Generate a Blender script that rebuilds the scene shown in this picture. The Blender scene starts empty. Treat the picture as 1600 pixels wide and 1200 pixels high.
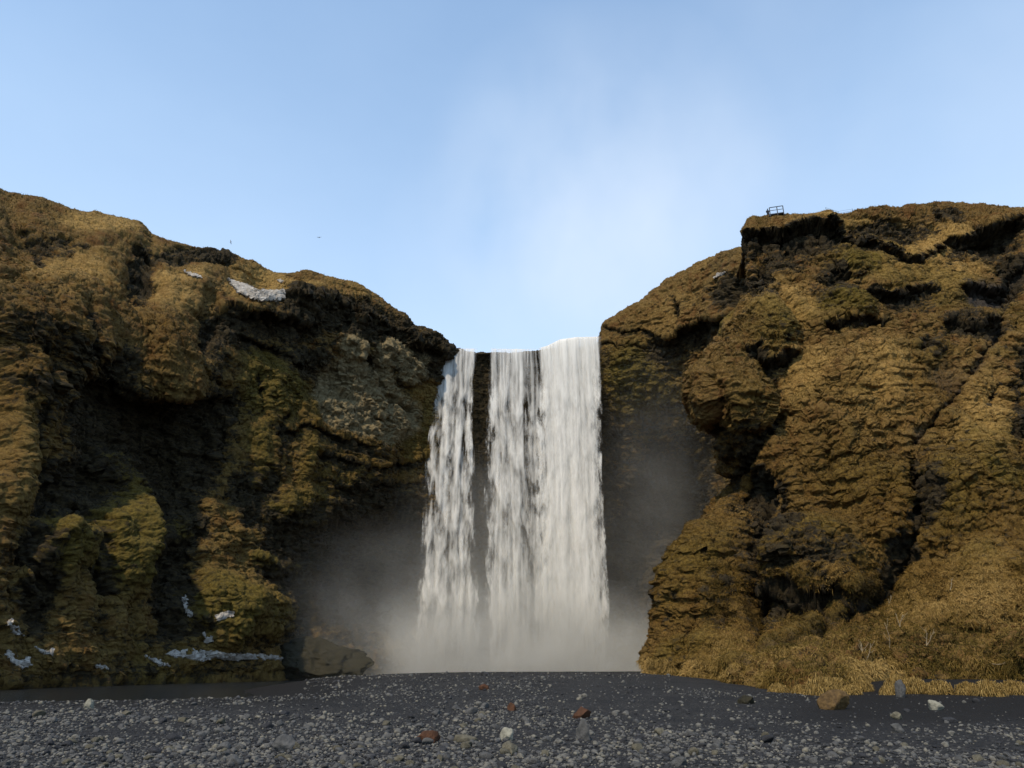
import bpy, math, random, time
import numpy as np

T0 = time.time()
rng = np.random.default_rng(11)
random.seed(5)
scene = bpy.context.scene
COL = scene.collection
R = math.radians

# ------------------------------------------------------------------ camera
F, HOR, CH = 1156.0, 1038.0, 1.6
PITCH = math.atan((HOR - 600) / F)
cp, sp = math.cos(PITCH), math.sin(PITCH)
cam_d = bpy.data.cameras.new('camera')
cam = bpy.data.objects.new('camera', cam_d)
COL.objects.link(cam)
cam.location = (0, 0, CH)
cam.rotation_euler = (math.pi / 2 + PITCH, 0, 0)
cam_d.sensor_width = 36
cam_d.lens = F * 36 / 1600
cam_d.clip_end = 3000
scene.camera = cam


def W(px, py, Y):
    """point at forward distance Y whose direction from the viewpoint is given in photo pixels"""
    a, b = (px - 800) / F, (600 - py) / F
    fy, fz = cp - sp * b, sp + cp * b
    t = Y / fy
    return (a * t, Y, CH + fz * t)


def proj(p):
    x, y, z = p[..., 0], p[..., 1], p[..., 2] - CH
    fw = np.maximum(y * cp + z * sp, 0.5)
    up = -y * sp + z * cp
    return 800 + F * x / fw, 600 - F * up / fw


# ------------------------------------------------------------------ noise
TN = 64
TAB = (rng.random(TN ** 3).astype(np.float32) * 2 - 1)


def vn(x, y, z):
    x = np.asarray(x, np.float32); y = np.asarray(y, np.float32); z = np.asarray(z, np.float32)
    fx, fy, fz = np.floor(x), np.floor(y), np.floor(z)
    tx, ty, tz = x - fx, y - fy, z - fz
    tx = tx * tx * (3 - 2 * tx); ty = ty * ty * (3 - 2 * ty); tz = tz * tz * (3 - 2 * tz)
    m = TN - 1
    x0 = fx.astype(np.int32) & m; y0 = fy.astype(np.int32) & m; z0 = fz.astype(np.int32) & m
    x1 = (x0 + 1) & m; y1 = (y0 + 1) & m; z1 = (z0 + 1) & m
    def g(a, b, c): return TAB[(a * TN + b) * TN + c]
    a = g(x0, y0, z0) * (1 - tx) + g(x1, y0, z0) * tx
    b = g(x0, y1, z0) * (1 - tx) + g(x1, y1, z0) * tx
    c = g(x0, y0, z1) * (1 - tx) + g(x1, y0, z1) * tx
    d = g(x0, y1, z1) * (1 - tx) + g(x1, y1, z1) * tx
    return (a * (1 - ty) + b * ty) * (1 - tz) + (c * (1 - ty) + d * ty) * tz


def fbm(p, s, octs=4, gain=.5, ridged=False, off=0.0):
    sx, sy, sz = s if isinstance(s, tuple) else (s, s, s)
    out, amp, tot = 0, 1.0, 0.0
    for i in range(octs):
        k = 2.03 ** i
        n = vn(p[..., 0] * sx * k + off + 7.3 * i, p[..., 1] * sy * k + off * 1.7 + 3.1 * i, p[..., 2] * sz * k + off * .6 + 5.7 * i)
        if ridged: n = 1 - 2 * np.abs(n)
        out = out + n * amp; tot += amp; amp *= gain
    return out / tot


def sm(a, b, x):
    t = np.clip((x - a) / (b - a), 0, 1)
    return t * t * (3 - 2 * t)


def cells(u, v, seed=0):
    """jittered cells in 2d: distance to nearest centre, offset v - centre v, random id"""
    fu, fv = np.floor(u).astype(np.int32), np.floor(v).astype(np.int32)
    best = np.full(u.shape, 9., np.float32); dv = np.zeros_like(best); idn = np.zeros_like(best)
    m = TN - 1
    for i in (-1, 0, 1):
        for j in (-1, 0, 1):
            a, b = (fu + i), (fv + j)
            h = ((a & m) * TN + (b & m)) * TN + ((seed + (a >> 6) * 5 + (b >> 6) * 11) & m)
            cu = a + .5 + .45 * TAB[h]; cv = b + .5 + .45 * TAB[(h + 7919) % (TN ** 3)]
            d = (u - cu) ** 2 + (v - cv) ** 2
            k = d < best
            best = np.where(k, d, best); dv = np.where(k, v - cv, dv); idn = np.where(k, TAB[(h + 4241) % (TN ** 3)], idn)
    return np.sqrt(best), dv, idn


# ------------------------------------------------------------------ mesh and object helpers
def mesh_from(name, verts, faces_flat, counts, smooth=True, attrs=None):
    me = bpy.data.meshes.new(name)
    verts = np.ascontiguousarray(verts, np.float32)
    me.vertices.add(len(verts)); me.vertices.foreach_set('co', verts.ravel())
    faces_flat = np.ascontiguousarray(faces_flat, np.int32).ravel()
    counts = np.ascontiguousarray(counts, np.int32)
    me.loops.add(len(faces_flat)); me.loops.foreach_set('vertex_index', faces_flat)
    me.polygons.add(len(counts))
    st = np.zeros(len(counts), np.int32); st[1:] = np.cumsum(counts)[:-1]
    me.polygons.foreach_set('loop_start', st)
    me.update(calc_edges=True)
    me.polygons.foreach_set('use_smooth', np.full(len(counts), smooth))
    for k, a in (attrs or {}).items():
        a = np.ascontiguousarray(a, np.float32)
        if a.ndim == 2:
            at = me.attributes.new(k, 'FLOAT_COLOR', 'POINT'); at.data.foreach_set('color', a.ravel())
        else:
            at = me.attributes.new(k, 'FLOAT', 'POINT'); at.data.foreach_set('value', a)
    me.validate()
    return me


def grid_faces(nu, nv):
    i = np.arange(nu * nv).reshape(nu, nv)
    return np.stack([i[:-1, :-1], i[1:, :-1], i[1:, 1:], i[:-1, 1:]], -1).reshape(-1, 4)


def link(name, me, m=None, parent=None):
    o = bpy.data.objects.new(name, me); COL.objects.link(o)
    if m is not None: me.materials.append(m)
    if parent: o.parent = parent
    return o


def tag(o, label=None, cat=None, group=None, kind=None):
    if label: o['label'] = label
    if cat: o['category'] = cat
    if group: o['group'] = group
    if kind: o['kind'] = kind
    return o


def empty(name, loc, rz=0):
    o = bpy.data.objects.new(name, None); COL.objects.link(o)
    o.location = loc; o.rotation_euler = (0, 0, rz)
    return o


# ------------------------------------------------------------------ material helpers
class NT:
    def __init__(s, nt): s.t = nt; s.n = nt.nodes; s.l = nt.links
    def new(s, ty, **kw):
        n = s.n.new(ty)
        for k, v in kw.items(): setattr(n, k, v)
        return n
    def set(s, sock, v):
        if hasattr(v, 'is_output') or isinstance(v, bpy.types.NodeSocket): s.l.new(v, sock)
        else: sock.default_value = v
    def math(s, op, a, b=0.0, clamp=False):
        n = s.new('ShaderNodeMath', operation=op, use_clamp=clamp)
        s.set(n.inputs[0], a); s.set(n.inputs[1], b); return n.outputs[0]
    def mix(s, f, a, b, blend='MIX'):
        n = s.new('ShaderNodeMix', data_type='RGBA', blend_type=blend)
        s.set(n.inputs[0], f)
        s.set(n.inputs[6], a if not isinstance(a, tuple) else (*a, 1)); s.set(n.inputs[7], b if not isinstance(b, tuple) else (*b, 1))
        return n.outputs[2]
    def noise(s, vec, scale, detail=4, rough=.6, dim='3D'):
        n = s.new('ShaderNodeTexNoise', noise_dimensions=dim)
        s.set(n.inputs['Vector'], vec); n.inputs['Scale'].default_value = scale
        n.inputs['Detail'].default_value = detail; n.inputs['Roughness'].default_value = rough
        return n.outputs['Fac']
    def remap(s, v, a, b, c=0., d=1.):
        n = s.new('ShaderNodeMapRange'); s.set(n.inputs[0], v)
        for i, q in enumerate((a, b, c, d)): n.inputs[i + 1].default_value = q
        return n.outputs[0]
    def scale(s, vec, sc):
        n = s.new('ShaderNodeMapping'); s.set(n.inputs[0], vec); n.inputs['Scale'].default_value = sc
        return n.outputs[0]


def mat(name):
    m = bpy.data.materials.new(name); m.use_nodes = True
    t = NT(m.node_tree)
    b = t.n['Principled BSDF']
    b.inputs['Roughness'].default_value = .9
    b.inputs['Specular IOR Level'].default_value = .2
    return m, t, b


def obj_coord(t): return t.new('ShaderNodeTexCoord').outputs['Object']


def bump(t, b, h, dist=.1, strength=1.):
    n = t.new('ShaderNodeBump'); n.inputs['Distance'].default_value = dist; n.inputs['Strength'].default_value = strength
    t.set(n.inputs['Height'], h); t.l.new(n.outputs[0], b.inputs['Normal'])


def cliff_material(name, straw_lo, straw_hi, moss, rock_lo, rock_hi, tuff, soil):
    m, t, b = mat(name)
    c = obj_coord(t)
    at = t.new('ShaderNodeAttribute', attribute_name='cover')
    sep = t.new('ShaderNodeSeparateColor'); t.l.new(at.outputs['Color'], sep.inputs[0])
    rk, ms, tf, so = sep.outputs[0], sep.outputs[1], sep.outputs[2], at.outputs['Alpha']
    n1 = t.noise(c, .45, 6, .65); n2 = t.noise(c, 3.2, 5, .7); n3 = t.noise(t.scale(c, (1, 1, 2.6)), 1.6, 5, .7)
    g = t.mix(t.remap(t.math('ADD', t.math('MULTIPLY', n2, .65), t.math('MULTIPLY', n1, .35)), .36, .64), straw_lo, straw_hi)
    g = t.mix(t.remap(n1, .47, .62, 0, .75), g, tuple(x * y for x, y in zip(straw_lo, (1.25, .82, .75))))
    pa = t.new('ShaderNodeAttribute', attribute_name='pale').outputs['Fac']
    g = t.mix(t.math('MULTIPLY', pa, .85), g, t.mix(t.remap(n2, .35, .65), tuple(x * .8 for x in straw_hi), tuple(x * 1.85 for x in straw_hi)))
    mo = t.mix(t.remap(n2, .38, .62), tuple(x * .55 for x in moss), tuple(x * 1.35 for x in moss))
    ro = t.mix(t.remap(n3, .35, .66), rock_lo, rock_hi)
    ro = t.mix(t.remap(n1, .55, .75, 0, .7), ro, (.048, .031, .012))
    tu = t.mix(t.remap(n3, .36, .64), tuple(x * .55 for x in tuff), tuff)
    sl = t.mix(t.remap(n2, .35, .65), tuple(x * .6 for x in soil), tuple(x * 1.25 for x in soil))
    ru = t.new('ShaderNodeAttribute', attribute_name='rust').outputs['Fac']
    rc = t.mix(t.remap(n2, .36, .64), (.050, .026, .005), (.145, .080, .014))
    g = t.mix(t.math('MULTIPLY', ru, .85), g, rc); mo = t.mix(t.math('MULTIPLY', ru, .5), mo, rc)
    n4 = t.noise(t.scale(c, (1, 1, 2.2)), .9, 6, .72)
    g = t.mix(t.remap(n4, .54, .64, 0, .7), g, tuple(x * .5 for x in straw_lo))
    mo = t.mix(t.remap(n4, .54, .64, 0, .7), mo, (.028, .022, .008))
    col = t.mix(ms, g, mo)
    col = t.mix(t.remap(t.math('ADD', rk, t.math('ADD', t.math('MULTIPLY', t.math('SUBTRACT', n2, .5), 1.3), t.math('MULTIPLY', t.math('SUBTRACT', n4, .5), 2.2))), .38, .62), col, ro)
    col = t.mix(t.remap(t.math('ADD', tf, t.math('MULTIPLY', t.math('SUBTRACT', n2, .5), 1.2)), .35, .65), col, tu)
    col = t.mix(so, col, sl)
    t.l.new(col, b.inputs['Base Color'])
    bump(t, b, t.math('ADD', t.math('MULTIPLY', n2, .6), t.math('MULTIPLY', t.noise(c, 11, 4, .7), .4)), .35, .8)
    return m


# ------------------------------------------------------------------ feature fields (modelled relief of the cliffs)
def seg_dist(px, py, pts):
    best = np.full(px.shape, 1e9, np.float32); dy = np.zeros(px.shape, np.float32)
    for (x0, y0), (x1, y1) in zip(pts[:-1], pts[1:]):
        dx, dyy = x1 - x0, y1 - y0
        t = np.clip(((px - x0) * dx + (py - y0) * dyy) / (dx * dx + dyy * dyy), 0, 1)
        ex, ey = px - (x0 + t * dx), py - (y0 + t * dyy)
        d = np.hypot(ex, ey)
        k = d < best
        best = np.where(k, d, best); dy = np.where(k, ey, dy)
    return best, dy


def apply_features(px, py, feats, wx, wy):
    """returns displacement and the four cover masks"""
    qx, qy = px + wx, py + wy
    d = np.zeros(px.shape, np.float32); cov = np.zeros(px.shape + (6,), np.float32)
    ch = dict(rock=0, moss=1, tuff=2, soil=3, grass=4, pale=5)
    for f in feats:
        if f[0] == 'blob':
            _, (x, y), (rx, ry), amp, cv = f
            r2 = ((qx - x) / rx) ** 2 + ((qy - y) / ry) ** 2
            w = np.exp(-r2 * r2 * .9)
            d += amp * w
        elif f[0] == 'ledge':
            _, pts, wd, amp, cv = f
            dist, s = seg_dist(qx, qy, pts)
            fade = np.exp(-np.maximum(dist - np.abs(s), 0) / (wd * .5))
            lower = np.where(s > 0, np.exp(-s / wd) * sm(-.15 * wd, .25 * wd, s), 0)
            upper = np.where(s <= 0, np.exp(s / (wd * .8)), np.exp(-s / (wd * .12)))
            d += fade * amp * (.55 * upper - .75 * lower)
            w = fade * lower * 1.2  # dark rock cover only below the edge, adding painted shade under the overhang
        else:  # line: a crevice or a rib
            _, pts, wd, amp, cv = f
            dist, s = seg_dist(qx, qy, pts)
            w = np.exp(-(dist / wd) ** 2)
            d += amp * w
        for k, a in (cv or {}).items():
            cov[..., ch[k]] = np.maximum(cov[..., ch[k]], np.clip(w * a * 1.25, 0, 1))
    return d, cov


def hermite(C, ts):
    """smooth curve through C (K,...) at parameters ts, limited slopes so that it does not overshoot"""
    K = len(C)
    dl = C[1:] - C[:-1]
    m = np.zeros_like(C)
    m[1:-1] = (dl[1:] + dl[:-1]) / 2
    m[0], m[-1] = dl[0], dl[-1]
    lim = np.zeros_like(C); ab = np.abs(dl)
    lim[1:-1] = 2.2 * np.minimum(ab[1:], ab[:-1]) + .15 * np.maximum(ab[1:], ab[:-1]); lim[0] = ab[0]; lim[-1] = ab[-1]
    m = np.clip(m, -lim, lim)
    i = np.clip(np.floor(ts).astype(int), 0, K - 2); t = ts - i
    sh = (len(ts),) + (1,) * (C.ndim - 1); t = t.reshape(sh)
    h00 = 2 * t ** 3 - 3 * t ** 2 + 1; h10 = t ** 3 - 2 * t ** 2 + t; h01 = -2 * t ** 3 + 3 * t ** 2; h11 = t ** 3 - t ** 2
    return h00 * C[i] + h10 * m[i] + h01 * C[i + 1] + h11 * m[i + 1]


def params(weights, n):
    w = np.maximum(np.asarray(weights, float), 1e-3); c = np.concatenate([[0], np.cumsum(w)]); c /= c[-1]
    return np.interp(np.linspace(0, 1, n), c, np.arange(len(c)))


def normals(P):
    du = np.gradient(P, axis=0); dv = np.gradient(P, axis=1)
    n = np.cross(du, dv)
    n /= np.linalg.norm(n, axis=-1, keepdims=True) + 1e-9
    return n


def build_sheet(name, ctrl, uw, vw, nu, nv, feats, material, cover_fn, tuss, outcrop, rust_fn):
    C = np.array(ctrl, float)                        # (cols, rows, 3)
    A = hermite(C, params(uw, nu))                   # (nu, rows, 3)
    P = hermite(A.transpose(1, 0, 2), params(vw, nv)).transpose(1, 0, 2)
    n = normals(P)
    if np.mean(n[..., 1]) > 0: n = -n
    px, py = proj(P)
    vis = sm(6, 20, P[..., 1])
    wx = fbm(P, .16, 4, off=3.3) * 26; wy = fbm(P, .16, 4, off=9.1) * 20
    d, cov = apply_features(px, py, feats, wx, wy)
    big = fbm(P, (.075, .075, .05), 4, .5, off=1.7) * 1.9
    rid = (fbm(P, (.22, .22, .07), 4, .55, True, off=4.4) - .2) * 1.35
    top = sm(.75, .95, n[..., 2])
    calm = 1 - .82 * sm(680, 715, px) * sm(975, 945, px) * sm(480, 520, py)
    ts = params(vw, nv); rimd = (1 - .6 * np.exp(-((ts - (C.shape[1] - 3)) / .7) ** 2))[None, :]
    P = P + n * ((big + rid) * (1 - .55 * top) * calm * rimd + d)[..., None]
    n = normals(P)
    if np.mean(n[..., 1]) > 0: n = -n
    # covers
    cover = cover_fn(P, n, px, py, cov)
    out = sm(.34, .52, fbm(P, (.10, .10, .34), 4, .55, True, off=61.7) + .25 * fbm(P, .7, 3, off=63.)) * (1 - np.clip(cov[..., 5] + cov[..., 4], 0, 1)) * calm
    cover[..., 0] = np.clip(cover[..., 0] + out * outcrop, 0, 1)
    pale = np.clip(cov[..., 5] + .35 * sm(.1, .45, fbm(P, .07, 3, off=66.)), 0, 1)
    P = P - n * (out * outcrop * .9)[..., None]
    rust = np.clip(rust_fn(P, px, py) * (1 - .8 * pale), 0, 1)
    rockm = np.clip(np.maximum(cover[..., 0], cover[..., 2]), 0, 1)
    grassm = (1 - rockm) * (1 - cover[..., 3])
    # metre coordinates on the surface
    um = np.concatenate([[0], np.cumsum(np.linalg.norm(np.diff(P.mean(1)[:, :2], axis=0), axis=-1))])[:, None] + 0 * P[..., 0]
    vm = np.concatenate([np.zeros((nu, 1)), np.cumsum(np.linalg.norm(np.diff(P, axis=1), axis=-1), axis=1)], 1)
    vm = vm * .75 + P[..., 2] * .25
    wu = fbm(P, .5, 3, off=2.2) * .9; wv = fbm(P, .35, 3, off=6.2) * 1.1
    disp = np.zeros(P.shape[:2])
    if tuss > 0:
        for cu, cv, amp, sd in ((1.7, 1.1, .34, 3), (.85, .55, .42, 21), (.46, .32, .25, 9)):
            dd, dv, idn = cells((um + wu) / cu, (vm + wv) / cv, sd)
            h = np.clip(1.05 - dd * dd * 1.5, 0, 1) * np.clip(.7 - .75 * dv, .05, 1.4) * (.75 + .5 * idn)
            disp += h * amp
        disp *= grassm * tuss * (1 - .6 * pale) * (.5 + .9 * sm(-.35, .45, fbm(P, .12, 3, off=8.8))) * (1 + .7 * sm(900, 960, py) * (px > 1150))
    strata = fbm(P, (.22, .22, 1.25), 4, .55, True, off=5.5) * .45 + fbm(P, (.9, .9, .35), 4, .6, True, off=2.9) * .35
    ter = fbm(P, (.16, .16, .8), 3, .55, True, off=19.) 
    disp += ter * grassm * .5 * tuss
    disp += strata * (.25 + .75 * rockm)
    disp *= (.35 + .65 * calm) * (.45 + .55 * rimd)
    _, _, bl = cells((um + wu * .6 + .4 * vm) / 1.9, (vm + wv * .5) / 1.3, 31); _, _, bs_ = cells((um + wu * .4) / .8, (vm + wv * .4 + .2 * um) / .6, 37)
    disp += (bl * .55 + bs_ * .25) * rockm * calm
    disp += fbm(P, 1.3, 5, .68, off=7.7) * (.34 + .2 * rockm)
    P = P + n * disp[..., None]
    P[..., 2] -= np.clip(disp, 0, 1) * grassm * .35 * tuss
    px, py = proj(P)
    me = mesh_from(name, P.reshape(-1, 3), grid_faces(nu, nv), np.full((nu - 1) * (nv - 1), 4), True,
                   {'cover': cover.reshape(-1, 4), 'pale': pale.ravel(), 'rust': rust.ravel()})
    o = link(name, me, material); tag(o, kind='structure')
    n = normals(P)
    if np.mean(n[..., 1]) > 0: n = -n
    return dict(o=o, P=P, n=n, pale=pale, rust=rust, grass=grassm, cover=cover, px=px, py=py)


# ================================================================== THE CLIFF (left wall, wall behind the falls, recess)
def col(px, rows, back=14):
    """rows: foot, low, mid, under, ledge, slope, rim as (py, Y)"""
    pts = [W(px, *r) if len(r) == 2 else W(*r) for r in rows]
    f = pts[0]; r = pts[-1]
    return [(f[0], f[1], -3.0)] + pts + [(r[0] * (1 + back / r[1] * .6), r[1] + back, r[2] + .6), (r[0] * 1.6, r[1] + 130, r[2] + 4)]


cliff_cols = [
    (-450, [(1070, 38), (900, 39), (720, 42), (580, 46), (500, 42), (300, 45), (0, 54)]),  # unseen headland, raised and brought near to shade the lower left wall
    (-200, [(1064, 52), (900, 53), (720, 55), (580, 59), (495, 57), (360, 61), (190, 70)]),  # also out of view, rim lifted for the same shade
    (0, [(1058, 64), (900, 65), (720, 67), (560, 70), (485, 69), (390, 80), (303, 91)]),
    (60, [(1057, 68), (900, 69), (730, 71), (580, 74), (490, 73), (400, 83), (317, 93)]),
    (130, [(1056, 73), (900, 74), (740, 78), (600, 80), (500, 77), (420, 86), (337, 96)]),
    (205, [(1055, 79), (900, 81), (760, 86), (660, 88), (590, 85), (470, 90), (347, 100)]),
    (240, [(1054, 82), (900, 84), (760, 89), (660, 91), (590, 88), (475, 93), (372, 102)]),
    (300, [(1053, 87), (900, 90), (760, 94), (660, 95), (580, 92), (480, 98), (389, 106)]),
    (380, [(1052, 94), (900, 97), (740, 100), (580, 104), (490, 102), (450, 109), (410, 114)]),
    (440, [(1051, 102), (900, 105), (740, 107), (580, 110), (490, 107), (460, 113), (431, 117)]),
    (490, [(1051, 108), (900, 110), (740, 112), (585, 115), (497, 111), (463, 116), (430, 120)]),
    (560, [(1050, 116), (900, 118), (740, 119), (620, 121), (515, 118), (485, 121), (449, 124)]),
    (620, [(1050, 126), (900, 128), (740, 128), (640, 128), (548, 125), (520, 126), (492, 128)]),
    (660, [(1050, 132), (900, 133), (740, 133), (640, 133), (575, 130), (548, 130), (522, 131)]),
    (702, [(1050, 136), (900, 136), (740, 136), (640, 136), (590, 135), (566, 134.5), (547, 134)]),
    (740, [(1050, 137), (900, 137), (740, 137), (640, 137), (590, 137), (565, 136.5), (552, 136)]),
    (800, [(1050, 138), (900, 138), (740, 138), (640, 138), (590, 138), (565, 137), (552, 136)]),
    (845, [(1050, 138), (900, 138), (740, 138), (640, 138), (590, 138), (565, 137), (549, 136)]),
    (865, [(1050, 138), (900, 138), (740, 138), (640, 138), (590, 138), (565, 137), (545, 136)]),
    (930, [(1050, 138), (900, 139), (740, 139), (640, 137), (590, 136), (560, 136), (540, 136)]),
    (945, [(1050, 138), (900, 140), (740, 139), (640, 136), (580, 134), (545, 133), (508, 134)]),
    (1000, [(1050, 137), (900, 141), (740, 140), (640, 134), (560, 130), (520, 130), (474, 132)]),
    (1060, [(1050, 136), (900, 141), (740, 140), (640, 133), (560, 129), (500, 127), (430, 129)]),
    (1110, [(1050, 130), (900, 135), (740, 135), (640, 129), (540, 124), (470, 122), (407, 124)]),
    (1170, [(1050, 120), (900, 122), (740, 122), (640, 118), (520, 113), (450, 112), (388, 114)]),
    (1320, [(1050, 108), (900, 108), (740, 108), (640, 106), (540, 105), (450, 104), (390, 106)]),
]
cpx = [c[0] for c in cliff_cols]
cu = [min(max(b - a, 20), 130) * (.35 if a < -100 or a >= 1110 else 1) for a, b in zip(cpx[:-1], cpx[1:])]
cv = [8, 150, 160, 140, 100, 75, 75, 14, 8]

cliff_feats = [
    # upper slopes of the left wall
    ('blob', (222, 432), (26, 52), -1.6, dict(rock=.95)),
    ('blob', (300, 405), (70, 14), -.8, dict(rock=.6)),
    ('blob', (335, 400), (40, 12), .8, dict(rock=.8)),
    ('blob', (120, 395), (40, 14), -.7, dict(rock=.5)),
    ('blob', (60, 380), (60, 10), -.7, dict(rock=.4)),
    ('line', [(40, 370), (60, 420)], 9, -1., dict(rock=.7)),
    ('blob', (325, 505), (18, 45), -1.8, dict(rock=1.)),
    ('blob', (265, 540), (45, 45), 1.3, dict(grass=1)),
    ('blob', (295, 470), (50, 35), 1.3, dict(grass=1)),
    ('blob', (150, 440), (50, 45), .8, dict(grass=1)),
    ('blob', (60, 560), (75, 90), 2.0, dict(rock=.3)),
    ('blob', (30, 640), (45, 90), 1.4, dict()),
    ('line', [(125, 480), (140, 560), (128, 640)], 12, -1.8, dict(rock=1.)),
    ('line', [(55, 560), (65, 690)], 9, -1.6, dict(rock=.8)),
    ('blob', (150, 350), (60, 12), 0, dict(pale=1.)),
    ('blob', (100, 425), (60, 30), 0, dict(pale=.7)),
    ('blob', (270, 478), (40, 26), 0, dict(pale=.6)),
    ('blob', (430, 442), (60, 10), 0, dict(pale=.8)),
    ('blob', (402, 457), (56, 20), -.6, dict(pale=1., grass=1.)),
    ('blob', (280, 440), (40, 14), 0, dict(pale=.8)),
    ('blob', (680, 515), (24, 14), 0, dict(pale=.8)),
    # deep recesses of bare rock, its dark colour also painting in extra shade
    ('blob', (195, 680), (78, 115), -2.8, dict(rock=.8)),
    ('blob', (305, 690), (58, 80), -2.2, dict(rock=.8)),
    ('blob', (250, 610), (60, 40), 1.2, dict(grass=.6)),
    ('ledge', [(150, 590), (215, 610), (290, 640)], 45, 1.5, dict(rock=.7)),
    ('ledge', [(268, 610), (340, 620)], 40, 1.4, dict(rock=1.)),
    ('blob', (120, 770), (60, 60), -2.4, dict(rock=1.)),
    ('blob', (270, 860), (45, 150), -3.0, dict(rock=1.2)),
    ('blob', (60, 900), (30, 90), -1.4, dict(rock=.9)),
    # moss pillars
    ('line', [(196, 720), (208, 790), (190, 900)], 22, 2.6, dict(moss=.9)),
    ('blob', (165, 850), (38, 70), 2.2, dict(moss=.9)),
    ('blob', (95, 850), (36, 60), 2.6, dict(moss=.8)),
    ('line', [(40, 900), (90, 830)], 16, 1.6, dict(moss=.5)),
    ('line', [(140, 800), (150, 930)], 8, -2.2, dict(rock=1.)),
    ('line', [(232, 780), (262, 850)], 12, 2., dict(moss=.4)),
    ('blob', (290, 820), (22, 24), 1.6, dict(moss=.7)),
    ('blob', (20, 740), (35, 60), 1.8, dict(grass=.8)),
    ('blob', (330, 950), (48, 55), 3.0, dict(moss=.7)),
    ('blob', (410, 960), (60, 40), 2.5, dict(moss=.4)),
    # overhanging ledges in the middle of the left wall
    ('ledge', [(355, 488), (400, 497), (462, 500)], 34, 3.4, dict(rock=1.3)),
    ('ledge', [(462, 478), (520, 485), (590, 508), (650, 540), (696, 556)], 24, 2.8, dict(rock=1.3)),
    ('line', [(462, 478), (520, 487), (590, 512), (650, 545), (700, 565)], 24, .4, dict(rock=1.1)),
    ('ledge', [(378, 536), (410, 548), (470, 566)], 16, 1.4, dict(rock=.9)),
    ('blob', (475, 570), (32, 26), 1.4, dict(rock=.8)),
    ('blob', (500, 600), (30, 22), -1., dict(rock=.5)),
    ('blob', (555, 620), (75, 60), .6, dict(tuff=1.)),
    ('blob', (610, 655), (40, 45), .2, dict(tuff=.8)),
    ('blob', (545, 545), (24, 22), 1.4, dict(tuff=.8)),
    ('blob', (610, 550), (26, 22), 1.6, dict(tuff=.9)),
    ('blob', (645, 570), (22, 20), 1.2, dict(tuff=.6)),
    ('line', [(585, 560), (600, 620), (625, 640)], 9, -1.5, dict(rock=1.)),
    ('ledge', [(440, 672), (520, 684), (560, 690)], 14, 1.2, dict(rock=.8)),
    ('ledge', [(540, 640), (590, 652)], 8, .8, dict(rock=.6)),
    ('ledge', [(500, 716), (600, 726), (670, 715)], 14, .9, dict(rock=.6)),
    ('ledge', [(500, 750), (610, 760), (670, 750)], 14, .7, dict(rock=.5)),
    ('blob', (400, 600), (50, 50), 1., dict(moss=.75)),
    ('blob', (440, 620), (40, 40), .8, dict(moss=.7)),
    ('line', [(392, 590), (396, 640)], 6, -1., dict(rock=.8)),
    ('line', [(436, 650), (430, 720)], 6, -1., dict(rock=.7)),
    ('line', [(405, 660), (400, 760)], 12, 1., dict(moss=.6)),
    ('line', [(480, 640), (470, 760)], 10, .8, dict(moss=.5)),
    ('blob', (660, 640), (24, 50), .6, dict(grass=.8)),
    ('blob', (640, 700), (40, 30), .5, dict(moss=.4)),
    ('blob', (470, 790), (70, 24), 1.6, dict(moss=.7)),
    ('line', [(400, 870), (430, 888), (475, 884)], 8, 1.2, dict(moss=1.)),
    ('ledge', [(560, 806), (660, 812)], 60, 2.2, dict(rock=1.)),
    ('blob', (555, 880), (130, 110), -2., dict(rock=1.3)),  # dark rock cover widened to darken this sun-facing foot
    ('blob', (395, 780), (30, 50), -1.6, dict(rock=.8)),
    # wall behind the falls and the recess on their right
    ('blob', (820, 800), (130, 400), 0, dict(rock=.9)),
    ('blob', (745, 620), (20, 40), .6, dict(moss=.4)),
    ('blob', (1040, 900), (80, 170), -6, dict(rock=1.3)),  # rock recess, coloured dark to add to its shade
    ('ledge', [(1036, 538), (1085, 508), (1150, 496)], 30, 3.0, dict(rock=1.1)),
    ('ledge', [(950, 512), (1000, 530), (1040, 538)], 10, .9, dict(rock=.5)),
    ('ledge', [(950, 540), (1040, 556)], 9, .8, dict(rock=.5)),
    ('blob', (1000, 600), (60, 60), .8, dict(moss=.6)),
    ('blob', (1150, 460), (26, 30), -1., dict(rock=.7)),
    ('line', [(1058, 480), (1062, 510)], 6, -1.2, dict(rock=.7)),
]


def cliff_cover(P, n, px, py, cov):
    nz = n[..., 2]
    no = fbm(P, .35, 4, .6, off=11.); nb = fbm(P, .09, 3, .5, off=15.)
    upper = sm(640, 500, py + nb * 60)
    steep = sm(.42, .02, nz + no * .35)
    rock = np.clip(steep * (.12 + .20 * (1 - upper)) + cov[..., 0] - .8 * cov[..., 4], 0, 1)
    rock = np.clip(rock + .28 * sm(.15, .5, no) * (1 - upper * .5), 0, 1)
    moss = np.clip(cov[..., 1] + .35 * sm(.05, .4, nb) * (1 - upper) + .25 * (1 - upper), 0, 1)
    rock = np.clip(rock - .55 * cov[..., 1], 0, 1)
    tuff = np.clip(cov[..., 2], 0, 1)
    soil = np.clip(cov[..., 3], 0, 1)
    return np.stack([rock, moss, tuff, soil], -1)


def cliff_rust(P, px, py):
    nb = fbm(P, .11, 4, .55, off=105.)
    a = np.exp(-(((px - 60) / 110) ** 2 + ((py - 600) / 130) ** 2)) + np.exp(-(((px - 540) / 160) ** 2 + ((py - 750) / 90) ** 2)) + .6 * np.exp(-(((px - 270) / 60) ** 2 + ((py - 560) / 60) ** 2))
    return np.clip(a * 1.1, 0, 1) * (.8 + .6 * nb) + .45 * sm(.2, .5, nb)


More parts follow.
